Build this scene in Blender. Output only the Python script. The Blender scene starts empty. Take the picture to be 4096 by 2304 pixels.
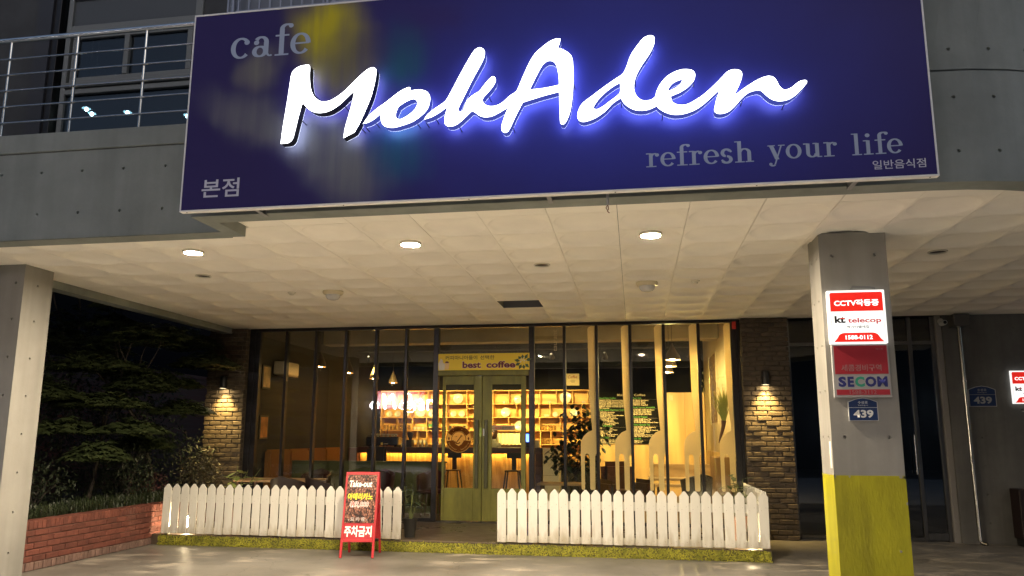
import bpy, bmesh, math, random
from mathutils import Vector, Matrix, noise
random.seed(11)
S = bpy.context.scene
COL = S.collection
R = math.radians
# ------------------------------------------------------------------ camera
cam_d = bpy.data.cameras.new('camera'); cam = bpy.data.objects.new('camera', cam_d); COL.objects.link(cam)
cam_d.sensor_fit = 'HORIZONTAL'; cam_d.sensor_width = 36.0
cam_d.lens = 36.0*3049.35/4096
cam_d.shift_x = (2048-2026.07)/4096; cam_d.shift_y = (1213.52-1152)/4096
cam_d.clip_start = 0.05; cam_d.clip_end = 2000
PIT, YAW, ROL = 0.1727, 0.1654, 0.0038
fw = Vector((-math.sin(YAW), math.cos(YAW), 0)); rt = Vector((math.cos(YAW), math.sin(YAW), 0)); up = Vector((0, 0, 1))
Fv = fw*math.cos(PIT)+up*math.sin(PIT); Uv = up*math.cos(PIT)-fw*math.sin(PIT)
Rv = rt*math.cos(ROL)+Uv*math.sin(ROL); Uv = Uv*math.cos(ROL)-rt*math.sin(ROL)
M = Matrix((Rv, Uv, -Fv)).transposed().to_4x4(); M.translation = Vector((0, 0, 1.554))
cam.matrix_world = M
S.camera = cam
# ------------------------------------------------------------------ night sky, faint moon, exposure
W = bpy.data.worlds.new('World'); S.world = W; W.use_nodes = True
wn = W.node_tree.nodes; wl = W.node_tree.links
sky = wn.new('ShaderNodeTexSky'); sky.sky_type = 'NISHITA'; sky.sun_disc = False
sky.sun_elevation = R(28); sky.sun_rotation = R(160); sky.air_density = 1.0; sky.dust_density = 2.0
wl.new(sky.outputs[0], wn['Background'].inputs[0]); wn['Background'].inputs[1].default_value = 0.042
sun_d = bpy.data.lights.new('moon', 'SUN'); sun_d.energy = 0.012; sun_d.angle = R(12); sun_d.color = (0.85, 0.95, 1.0)
sun_o = bpy.data.objects.new('moon', sun_d); COL.objects.link(sun_o)
sun_o.rotation_euler = (R(48), 0, R(-25))
S.view_settings.view_transform = 'Standard'; S.view_settings.look = 'None'; S.view_settings.exposure = 1.5; S.view_settings.gamma = 1.0
S.view_settings.use_curve_mapping = False
S.cycles.use_denoising = True
S.cycles.max_bounces = 8; S.cycles.diffuse_bounces = 4; S.cycles.transparent_max_bounces = 16
S.cycles.sample_clamp_indirect = 6.0
S.cycles.caustics_reflective = False; S.cycles.caustics_refractive = False

# ------------------------------------------------------------------ materials
MATS = {}
def srgb(r, g, b):
    f = lambda c: (c/255/12.92) if c/255 <= 0.04045 else ((c/255+0.055)/1.055)**2.4
    return (f(r), f(g), f(b))
def mat(name, col, rough=0.6, metal=0.0, var=0.0, scale=4.0, bump=0.0, bscale=60.0, emit=None, estr=0.0, col2=None, rnd=0.0, spec=0.5, stretch=(1, 1, 1), detail=6, sharp=None, coat=0.0, rvar=0.0, transl=0.0, streak=0.0, dirt=0.0):
    if name in MATS: return MATS[name]
    m = bpy.data.materials.new(name); m.use_nodes = True; MATS[name] = m
    n, l = m.node_tree.nodes, m.node_tree.links
    b = n['Principled BSDF']
    b.inputs['Roughness'].default_value = rough; b.inputs['Metallic'].default_value = metal
    b.inputs['Specular IOR Level'].default_value = spec
    if coat: b.inputs['Coat Weight'].default_value = coat; b.inputs['Coat Roughness'].default_value = 0.15
    b.inputs['Base Color'].default_value = (*col, 1)
    tc = n.new('ShaderNodeTexCoord'); mp = n.new('ShaderNodeMapping'); mp.inputs['Scale'].default_value = stretch
    oi = n.new('ShaderNodeObjectInfo')
    l.new(tc.outputs['Object'], mp.inputs['Vector'])
    off = n.new('ShaderNodeVectorMath'); off.operation = 'ADD'
    l.new(mp.outputs[0], off.inputs[0])
    sc = n.new('ShaderNodeVectorMath'); sc.operation = 'SCALE'; sc.inputs['Scale'].default_value = 17.0 if rnd else 0.0
    l.new(oi.outputs['Location'], sc.inputs[0]); l.new(sc.outputs[0], off.inputs[1])
    src = None
    if var or col2:
        t = n.new('ShaderNodeTexNoise'); t.inputs['Scale'].default_value = scale; t.inputs['Detail'].default_value = detail; t.inputs['Roughness'].default_value = 0.62
        l.new(off.outputs[0], t.inputs['Vector'])
        fac = t.outputs['Fac']
        cr = n.new('ShaderNodeValToRGB')
        lo, hi = sharp if sharp else (0.3, 0.7)
        c2 = col2 if col2 else tuple(min(1, c*(1+var)) for c in col); c1 = col if col2 else tuple(c*(1-var) for c in col)
        cr.color_ramp.elements[0].position = lo; cr.color_ramp.elements[1].position = hi
        cr.color_ramp.elements[0].color = (*c1, 1); cr.color_ramp.elements[1].color = (*c2, 1)
        l.new(fac, cr.inputs[0]); src = cr.outputs[0]
        if rvar:
            mr = n.new('ShaderNodeMapRange'); mr.inputs['From Min'].default_value = lo; mr.inputs['From Max'].default_value = hi
            mr.inputs['To Min'].default_value = rough-rvar; mr.inputs['To Max'].default_value = rough+rvar
            l.new(fac, mr.inputs[0]); l.new(mr.outputs[0], b.inputs['Roughness'])
    if rnd:
        hs = n.new('ShaderNodeHueSaturation')
        if src is None:
            hs.inputs['Color'].default_value = (*col, 1)
        else: l.new(src, hs.inputs['Color'])
        mr = n.new('ShaderNodeMapRange'); mr.inputs['To Min'].default_value = 1-rnd; mr.inputs['To Max'].default_value = 1+rnd
        l.new(oi.outputs['Random'], mr.inputs[0]); l.new(mr.outputs[0], hs.inputs['Value'])
        src = hs.outputs[0]
    def mult(fac_socket, lo, hi, c_lo):
        nonlocal src
        r_ = n.new('ShaderNodeValToRGB'); r_.color_ramp.elements[0].position = lo; r_.color_ramp.elements[1].position = hi
        r_.color_ramp.elements[0].color = (*c_lo, 1); r_.color_ramp.elements[1].color = (1, 1, 1, 1); l.new(fac_socket, r_.inputs[0])
        mx = n.new('ShaderNodeMix'); mx.data_type = 'RGBA'; mx.blend_type = 'MULTIPLY'; mx.inputs[0].default_value = 1
        if src is None: mx.inputs[6].default_value = (*col, 1)
        else: l.new(src, mx.inputs[6])
        l.new(r_.outputs[0], mx.inputs[7]); src = mx.outputs[2]
    if streak:      # rain streaks and formwork stains
        for sc_, st_, k_ in ((2.6, (1, 1, .08), 1.0), (11.0, (1, 1, .05), .55), (.7, (1, 1, 1), .8)):
            m3 = n.new('ShaderNodeMapping'); m3.inputs['Scale'].default_value = st_; l.new(tc.outputs['Object'], m3.inputs[0])
            t3 = n.new('ShaderNodeTexNoise'); t3.inputs['Scale'].default_value = sc_; t3.inputs['Detail'].default_value = 6; l.new(m3.outputs[0], t3.inputs['Vector'])
            q_ = 1-streak*k_; mult(t3.outputs['Fac'], .32, .62, (q_, q_, q_))
    if dirt:        # splashed dirt near the foot of a piece, uneven
        sx3 = n.new('ShaderNodeSeparateXYZ'); l.new(tc.outputs['Object'], sx3.inputs[0])
        t3 = n.new('ShaderNodeTexNoise'); t3.inputs['Scale'].default_value = 16; t3.inputs['Detail'].default_value = 8; l.new(off.outputs[0], t3.inputs['Vector'])
        ma = n.new('ShaderNodeMath'); ma.operation = 'MULTIPLY_ADD'; ma.inputs[1].default_value = dirt; l.new(sx3.outputs[2], ma.inputs[0]); l.new(t3.outputs['Fac'], ma.inputs[2])
        mult(ma.outputs[0], .38, .78, (.62, .56, .46))
    if src is not None: l.new(src, b.inputs['Base Color'])
    if bump:
        t2 = n.new('ShaderNodeTexNoise'); t2.inputs['Scale'].default_value = bscale; t2.inputs['Detail'].default_value = 5
        l.new(off.outputs[0], t2.inputs['Vector'])
        bp = n.new('ShaderNodeBump'); bp.inputs['Strength'].default_value = bump; bp.inputs['Distance'].default_value = 0.01
        l.new(t2.outputs['Fac'], bp.inputs['Height']); l.new(bp.outputs[0], b.inputs['Normal'])
    if emit:
        b.inputs['Emission Color'].default_value = (*emit, 1); b.inputs['Emission Strength'].default_value = estr
    if transl: b.inputs['Subsurface Weight'].default_value = transl
    return m
def glass_mat(name, tint=(0.93, 0.96, 0.94), refl=0.06):
    m = bpy.data.materials.new(name); m.use_nodes = True
    n, l = m.node_tree.nodes, m.node_tree.links
    for x in list(n):
        if x.type != 'OUTPUT_MATERIAL': n.remove(x)
    out = n['Material Output']
    tr = n.new('ShaderNodeBsdfTransparent'); tr.inputs[0].default_value = (*tint, 1)
    gl = n.new('ShaderNodeBsdfGlossy'); gl.inputs['Roughness'].default_value = 0.0
    lw = n.new('ShaderNodeLayerWeight'); lw.inputs[0].default_value = 0.5
    p = n.new('ShaderNodeMath'); p.operation = 'POWER'; p.inputs[1].default_value = 5
    l.new(lw.outputs['Facing'], p.inputs[0])
    mr = n.new('ShaderNodeMapRange'); mr.inputs['To Min'].default_value = refl; mr.inputs['To Max'].default_value = 1
    l.new(p.outputs[0], mr.inputs[0])
    mx = n.new('ShaderNodeMixShader'); l.new(mr.outputs[0], mx.inputs[0]); l.new(tr.outputs[0], mx.inputs[1]); l.new(gl.outputs[0], mx.inputs[2])
    l.new(mx.outputs[0], out.inputs[0])
    return m
def emit_mat(name, col, strength):
    if name in MATS: return MATS[name]
    m = bpy.data.materials.new(name); m.use_nodes = True; MATS[name] = m
    b = m.node_tree.nodes['Principled BSDF']
    b.inputs['Base Color'].default_value = (0.8, 0.8, 0.8, 1); b.inputs['Emission Color'].default_value = (*col, 1); b.inputs['Emission Strength'].default_value = strength
    return m
def wood_mat(name, c1, c2, scale=3.0, rough=0.5, axis='Z', rnd=0.15, dist=6.0):
    m = bpy.data.materials.new(name); m.use_nodes = True
    n, l = m.node_tree.nodes, m.node_tree.links; b = n['Principled BSDF']; b.inputs['Roughness'].default_value = rough
    tc = n.new('ShaderNodeTexCoord'); mp = n.new('ShaderNodeMapping'); oi = n.new('ShaderNodeObjectInfo')
    s = {'X': (0.12, 1, 1), 'Y': (1, 0.12, 1), 'Z': (1, 1, 0.12)}[axis]
    mp.inputs['Scale'].default_value = s; l.new(tc.outputs['Object'], mp.inputs[0])
    ad = n.new('ShaderNodeVectorMath'); ad.operation = 'ADD'; l.new(mp.outputs[0], ad.inputs[0])
    sc = n.new('ShaderNodeVectorMath'); sc.operation = 'SCALE'; sc.inputs['Scale'].default_value = 3.7
    cx = n.new('ShaderNodeCombineXYZ'); l.new(oi.outputs['Random'], cx.inputs[0]); l.new(oi.outputs['Random'], cx.inputs[1]); l.new(cx.outputs[0], sc.inputs[0]); l.new(sc.outputs[0], ad.inputs[1])
    w = n.new('ShaderNodeTexWave'); w.wave_type = 'BANDS'; w.bands_direction = 'DIAGONAL'; w.inputs['Scale'].default_value = scale; w.inputs['Distortion'].default_value = dist; w.inputs['Detail'].default_value = 3; w.inputs['Detail Scale'].default_value = 1.6
    l.new(ad.outputs[0], w.inputs[0])
    t = n.new('ShaderNodeTexNoise'); t.inputs['Scale'].default_value = 2.2; t.inputs['Detail'].default_value = 8; l.new(ad.outputs[0], t.inputs['Vector'])
    mx = n.new('ShaderNodeMath'); mx.operation = 'MULTIPLY_ADD'; mx.inputs[1].default_value = 0.45; l.new(w.outputs['Fac'], mx.inputs[0]); l.new(t.outputs['Fac'], mx.inputs[2])
    cr = n.new('ShaderNodeValToRGB'); cr.color_ramp.elements[0].position = 0.4; cr.color_ramp.elements[1].position = 0.95
    cr.color_ramp.elements[0].color = (*c1, 1); cr.color_ramp.elements[1].color = (*c2, 1); l.new(mx.outputs[0], cr.inputs[0])
    # knots
    vo = n.new('ShaderNodeTexVoronoi'); vo.inputs['Scale'].default_value = 3.1; mpk = n.new('ShaderNodeMapping'); mpk.inputs['Scale'].default_value = tuple(0.55 if q < 1 else 1.2 for q in s)
    l.new(tc.outputs['Object'], mpk.inputs[0]); l.new(mpk.outputs[0], vo.inputs['Vector'])
    kr = n.new('ShaderNodeValToRGB'); kr.color_ramp.elements[0].position = 0.05; kr.color_ramp.elements[1].position = 0.11; kr.color_ramp.elements[0].color = (0.35, 0.3, 0.25, 1); kr.color_ramp.elements[1].color = (1, 1, 1, 1)
    l.new(vo.outputs['Distance'], kr.inputs[0])
    mc = n.new('ShaderNodeMix'); mc.data_type = 'RGBA'; mc.blend_type = 'MULTIPLY'; mc.inputs[0].default_value = 0.8
    l.new(cr.outputs[0], mc.inputs[6]); l.new(kr.outputs[0], mc.inputs[7])
    hs = n.new('ShaderNodeHueSaturation'); mr = n.new('ShaderNodeMapRange'); mr.inputs['To Min'].default_value = 1-rnd; mr.inputs['To Max'].default_value = 1+rnd
    l.new(oi.outputs['Random'], mr.inputs[0]); l.new(mr.outputs[0], hs.inputs['Value']); l.new(mc.outputs[2], hs.inputs['Color']); l.new(hs.outputs[0], b.inputs['Base Color'])
    return m

# ------------------------------------------------------------------ mesh helpers
class MB:
    def __init__(s): s.v = []; s.f = []
    def add(s, vs, fs):
        o = len(s.v); s.v += [tuple(x) for x in vs]; s.f += [tuple(i+o for i in f) for f in fs]; return s
    def box(s, x0, x1, y0, y1, z0, z1):
        return s.add([(x0,y0,z0),(x1,y0,z0),(x1,y1,z0),(x0,y1,z0),(x0,y0,z1),(x1,y0,z1),(x1,y1,z1),(x0,y1,z1)],
                     [(0,3,2,1),(4,5,6,7),(0,1,5,4),(1,2,6,5),(2,3,7,6),(3,0,4,7)])
    def cbox(s, x0, x1, y0, y1, z0, z1, b=0.004):
        # chamfered box
        me = chamfer_mesh(x1-x0, y1-y0, z1-z0, b); c = Vector(((x0+x1)/2, (y0+y1)/2, (z0+z1)/2))
        return s.add([v.co+c for v in me.vertices], [tuple(p.vertices) for p in me.polygons])
    def obox(s, c, ax, ay, az, hx, hy, hz):
        c = Vector(c); ax, ay, az = Vector(ax).normalized()*hx, Vector(ay).normalized()*hy, Vector(az).normalized()*hz
        vs = [c+sx*ax+sy*ay+sz*az for sz in (-1,1) for (sx,sy) in ((-1,-1),(1,-1),(1,1),(-1,1))]
        return s.add(vs, [(0,3,2,1),(4,5,6,7),(0,1,5,4),(1,2,6,5),(2,3,7,6),(3,0,4,7)])
    def tube(s, pts, r, n=10, cap=True):
        pts = [Vector(p) for p in pts]; rs = r if isinstance(r, (list, tuple)) else [r]*len(pts)
        base = len(s.v); up0 = None
        for i, p in enumerate(pts):
            d = (pts[min(i+1, len(pts)-1)]-pts[max(i-1, 0)]).normalized()
            if up0 is None: up0 = Vector((0,0,1)) if abs(d.z) < 0.9 else Vector((1,0,0))
            a = d.cross(up0).normalized(); b = a.cross(d).normalized(); up0 = b
            for k in range(n):
                t = 2*math.pi*k/n; s.v.append(tuple(p+rs[i]*(math.cos(t)*a+math.sin(t)*b)))
        for i in range(len(pts)-1):
            for k in range(n):
                s.f.append((base+i*n+k, base+i*n+(k+1)%n, base+(i+1)*n+(k+1)%n, base+(i+1)*n+k))
        if cap:
            s.f.append(tuple(base+k for k in range(n))[::-1]); s.f.append(tuple(base+(len(pts)-1)*n+k for k in range(n)))
        return s
    def lathe(s, prof, c=(0,0,0), n=20, axis='Z', cap=True):
        c = Vector(c); base = len(s.v)
        for (r, h) in prof:
            for k in range(n):
                t = 2*math.pi*k/n; q = (r*math.cos(t), r*math.sin(t), h)
                if axis == 'Y': q = (q[0], q[2], q[1])
                if axis == 'X': q = (q[2], q[0], q[1])
                s.v.append(tuple(c+Vector(q)))
        for i in range(len(prof)-1):
            for k in range(n):
                s.f.append((base+i*n+k, base+i*n+(k+1)%n, base+(i+1)*n+(k+1)%n, base+(i+1)*n+k))
        if cap:
            s.f.append(tuple(base+k for k in range(n))[::-1]); s.f.append(tuple(base+(len(prof)-1)*n+k for k in range(n)))
        return s
    def prism(s, poly, y0, y1):      # polygon in XZ extruded along Y
        n = len(poly); vs = [(x, y0, z) for x, z in poly]+[(x, y1, z) for x, z in poly]
        fs = [tuple(range(n)), tuple(range(2*n-1, n-1, -1))]+[(i, i+n, (i+1)%n+n, (i+1)%n) for i in range(n)]
        return s.add(vs, fs)
    def prismz(s, poly, z0, z1):
        n = len(poly); vs = [(x, y, z0) for x, y in poly]+[(x, y, z1) for x, y in poly]
        fs = [tuple(range(n))[::-1], tuple(range(n, 2*n))]+[(i, (i+1)%n, (i+1)%n+n, i+n) for i in range(n)]
        return s.add(vs, fs)
    def quad(s, a, b, c, d): return s.add([a, b, c, d], [(0,1,2,3)])
    def mesh(s, name, m, smooth=None, off=(0,0,0)):
        me = bpy.data.meshes.new(name); ox, oy, oz = off
        me.from_pydata([(x-ox, y-oy, z-oz) for x, y, z in s.v], [], s.f); me.update()
        bm = bmesh.new(); bm.from_mesh(me); bmesh.ops.recalc_face_normals(bm, faces=bm.faces); bm.to_mesh(me); bm.free()
        if m: me.materials.append(m)
        if smooth is not None:
            for p in me.polygons: p.use_smooth = True
            me.set_sharp_from_angle(angle=R(smooth))
        return me
_CH = {}
def chamfer_mesh(sx, sy, sz, b, segs=1):
    k = (round(sx, 4), round(sy, 4), round(sz, 4), round(b, 4), segs)
    if k in _CH: return _CH[k]
    bm = bmesh.new(); bmesh.ops.create_cube(bm, size=1.0)
    for v in bm.verts: v.co = Vector((v.co.x*sx, v.co.y*sy, v.co.z*sz))
    bmesh.ops.bevel(bm, geom=list(bm.edges), offset=b, segments=segs, affect='EDGES')
    me = bpy.data.meshes.new('chamfer'); bm.to_mesh(me); bm.free(); _CH[k] = me
    return me
def wloc(o):
    p = Vector((0,0,0))
    while o is not None: p += o.location; o = o.parent
    return p
def tag(o, label=None, cat=None, group=None, kind=None):
    if label: o['label'] = label
    if cat: o['category'] = cat
    if group: o['group'] = group
    if kind: o['kind'] = kind
    return o
def thing(name, label, cat, loc=(0,0,0), rotz=0.0, group=None):
    o = bpy.data.objects.new(name, None); o.empty_display_size = 0.1; COL.objects.link(o)
    o.location = loc; o.rotation_euler = (0, 0, rotz)
    return tag(o, label, cat, group)
def part(name, mb, m, parent=None, smooth=None, local=False):
    off = (0,0,0) if (local or parent is None) else wloc(parent)
    me = mb.mesh(name, m, smooth, off) if isinstance(mb, MB) else mb
    o = bpy.data.objects.new(name, me); COL.objects.link(o)
    if parent is not None: o.parent = parent
    return o
def solo(name, mb, m, label, cat, base, group=None, smooth=None):   # a thing that is one mesh, origin at its base
    me = mb.mesh(name, m, smooth, base); o = bpy.data.objects.new(name, me); COL.objects.link(o); o.location = base
    return tag(o, label, cat, group)
def struct(name, mb, m, smooth=None, kind='structure'):
    return tag(part(name, mb, m, None, smooth), kind=kind)
def inst(me, name, loc, parent=None, rot=(0,0,0)):
    o = bpy.data.objects.new(name, me); COL.objects.link(o)
    if parent is not None: o.parent = parent; loc = Vector(loc)-wloc(parent)
    o.location = loc; o.rotation_euler = rot
    return o
def copy_tree(o, parent=None):
    c = o.copy(); COL.objects.link(c); c.parent = parent
    for ch in list(o.children): copy_tree(ch, c)
    return c
# 2D outlines -> flat or extruded mesh facing -Y
def catmull(pts, sub=5):
    out = []; n = len(pts)
    for i in range(n):
        p0, p1, p2, p3 = pts[i-1], pts[i], pts[(i+1)%n], pts[(i+2)%n]
        a0 = p1 if len(p1) > 2 else p0; a3 = p2 if len(p2) > 2 else p3
        for k in range(sub):
            t = k/sub
            out.append(tuple(0.5*((2*p1[j])+(-a0[j]+p2[j])*t+(2*a0[j]-5*p1[j]+4*p2[j]-a3[j])*t*t+(-a0[j]+3*p1[j]-3*p2[j]+a3[j])*t**3) for j in (0, 1)))
    return out
def outline_mesh(loops, extrude=0.0):
    c = bpy.data.curves.new('outline', 'CURVE'); c.dimensions = '2D'; c.fill_mode = 'BOTH'; c.extrude = extrude
    for lp in loops:
        sp = c.splines.new('POLY'); sp.points.add(len(lp)-1); sp.use_cyclic_u = True
        for p, q in zip(sp.points, lp): p.co = (q[0], q[1], 0, 1)
    o = bpy.data.objects.new('outline', c); me = bpy.data.meshes.new_from_object(o)
    bpy.data.objects.remove(o); bpy.data.curves.remove(c)
    return me
KEEP = []
FACE = Matrix.Rotation(R(90), 4, 'X')        # XY plane -> XZ plane facing -Y
def text_mesh(body, size, bold=0.0, align='CENTER', shear=0.0, sx=1.0, extrude=0.0, spacing=1.0, line=1.0, res=3, valign='TOP_BASELINE'):
    c = bpy.data.curves.new('text', 'FONT'); c.body = body; c.size = size; c.align_x = align; c.offset = bold; c.shear = shear
    c.extrude = extrude; c.space_character = spacing; c.space_line = line; c.resolution_u = res; c.align_y = valign
    o = bpy.data.objects.new('text', c); me = bpy.data.meshes.new_from_object(o)
    bpy.data.objects.remove(o); KEEP.append(c)      # keeping the curve keeps its fonts loaded
    if sx != 1.0: me.transform(Matrix.Diagonal((sx, 1, 1, 1)))
    return me
def fit_text(body, width, height=None, **k):          # scaled so its ink is width x height, origin at left bottom of the ink
    me = text_mesh(body, 1.0, align='LEFT', **k)
    xs = [v.co.x for v in me.vertices]; ys = [v.co.y for v in me.vertices]
    w, h = max(xs)-min(xs), max(ys)-min(ys); a = width/w; b = (height/h) if height else a
    me.transform(Matrix.Diagonal((a, b, 1, 1)) @ Matrix.Translation((-min(xs), -min(ys), 0)))
    return me
def letter(name, me, m, parent, x, y, z, mtx=None):   # put a flat mesh on a plane facing -Y at world (x, y, z)
    me.transform(FACE); me.materials.clear(); me.materials.append(m)
    if mtx is not None: me.transform(mtx)
    off = wloc(parent) if parent is not None and mtx is None else Vector((0,0,0))
    if mtx is None: me.transform(Matrix.Translation(Vector((x, y, z))-off))
    o = bpy.data.objects.new(name, me); COL.objects.link(o); o.parent = parent
    return o
def join_mb(mb, me, mtx=Matrix.Identity(4)):
    return mb.add([mtx @ v.co for v in me.vertices], [tuple(p.vertices) for p in me.polygons])
def holed(mb, x0, x1, z0, z1, y, holes, r=0.014, depth=0.02, f=lambda x, y, z: (x, y, z)):
    # wall face facing -Y with round tie holes cut in it; f bends it to another place
    hs = [(hx, hz) for hx, hz in holes if x0+r < hx < x1-r and z0+r < hz < z1-r]
    N = 12; ring = [(math.cos(2*math.pi*k/N)*r, math.sin(2*math.pi*k/N)*r) for k in range(N)]
    me = outline_mesh([[(x0, z0), (x1, z0), (x1, z1), (x0, z1)]]+[[(hx+a, hz+b) for a, b in ring] for hx, hz in hs])
    mb.add([f(v.co.x, y, v.co.y) for v in me.vertices], [tuple(p.vertices) for p in me.polygons])
    for hx, hz in hs:
        mb.add([f(hx+a, y, hz+b) for a, b in ring]+[f(hx+a*.8, y+depth, hz+b*.8) for a, b in ring],
               [(k, (k+1)%N, (k+1)%N+N, k+N) for k in range(N)]+[tuple(range(N, 2*N))])
def leaf_cloud(mb, pts, size, rng, aspect=0.45, droop=0.3, normals=None):
    for p in pts:
        s = size*rng.uniform(0.6, 1.3); a = rng.uniform(0, 6.283); e = rng.uniform(-0.9, 0.7)-droop
        d = Vector((math.cos(a)*math.cos(e), math.sin(a)*math.cos(e), math.sin(e)))
        sd = d.cross(Vector((rng.uniform(-.4,.4), rng.uniform(-.4,.4), 1))).normalized(); nn = d.cross(sd)
        p = Vector(p); m1 = p+d*s*0.5+nn*s*0.08
        mb.add([p, m1+sd*s*aspect*.5, p+d*s, m1-sd*s*aspect*.5], [(0,1,2,3)])
    return mb
# shared materials
def film_mat(name, col, k=0.5):
    m = bpy.data.materials.new(name); m.use_nodes = True; n, l = m.node_tree.nodes, m.node_tree.links
    n.remove(n['Principled BSDF']); d = n.new('ShaderNodeBsdfDiffuse'); t = n.new('ShaderNodeBsdfTranslucent'); mx = n.new('ShaderNodeMixShader')
    d.inputs[0].default_value = (*col, 1); t.inputs[0].default_value = (*col, 1); mx.inputs[0].default_value = k
    l.new(d.outputs[0], mx.inputs[1]); l.new(t.outputs[0], mx.inputs[2]); l.new(mx.outputs[0], n['Material Output'].inputs[0]); return m
concrete = mat('concrete', (0.225, 0.245, 0.225), 0.75, var=0.2, scale=1.3, bump=0.15, bscale=35, detail=10, streak=.16)
concrete_col = mat('column_concrete', (0.3, 0.29, 0.265), 0.7, var=0.13, scale=1.3, bump=0.1, bscale=40, detail=10, streak=.18)
dark_metal = mat('dark_frame_metal', (0.022, 0.021, 0.023), 0.38, metal=0.6, var=0.2, scale=20)
steel = mat('stainless_steel', (0.62, 0.62, 0.6), 0.2, metal=1.0, var=0.08, scale=30)
white_paint = mat('white_paint', (0.6, 0.585, 0.53), 0.55, var=0.06, scale=3, bump=0.12, bscale=45, stretch=(1, 1, 0.25), rnd=0.09, dirt=1.5)
pane_glass = glass_mat('window_glass')
dark_wood = wood_mat('dark_wood', (0.035, 0.014, 0.008), (0.07, 0.028, 0.014), 3, 0.35, 'X')
shelf_wood = wood_mat('shelf_wood', (0.42, 0.21, 0.06), (0.66, 0.4, 0.13), 2.2, 0.5, 'X', rnd=0.1)
pine = wood_mat('pine_panel', (0.5, 0.3, 0.12), (0.68, 0.45, 0.2), 1.6, 0.45, 'Z', rnd=0.06)
ply = wood_mat('counter_plywood', (0.4, 0.2, 0.05), (0.66, 0.38, 0.12), 4.2, 0.45, 'Z', rnd=0.1, dist=11)
black_soft = mat('black_plastic', (0.012, 0.012, 0.013), 0.4)
cream = mat('cream_paint', (0.7, 0.62, 0.44), 0.7, var=0.05, scale=2)
white_china = mat('white_china', (0.5, 0.48, 0.42), 0.25, coat=0.3)
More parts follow.
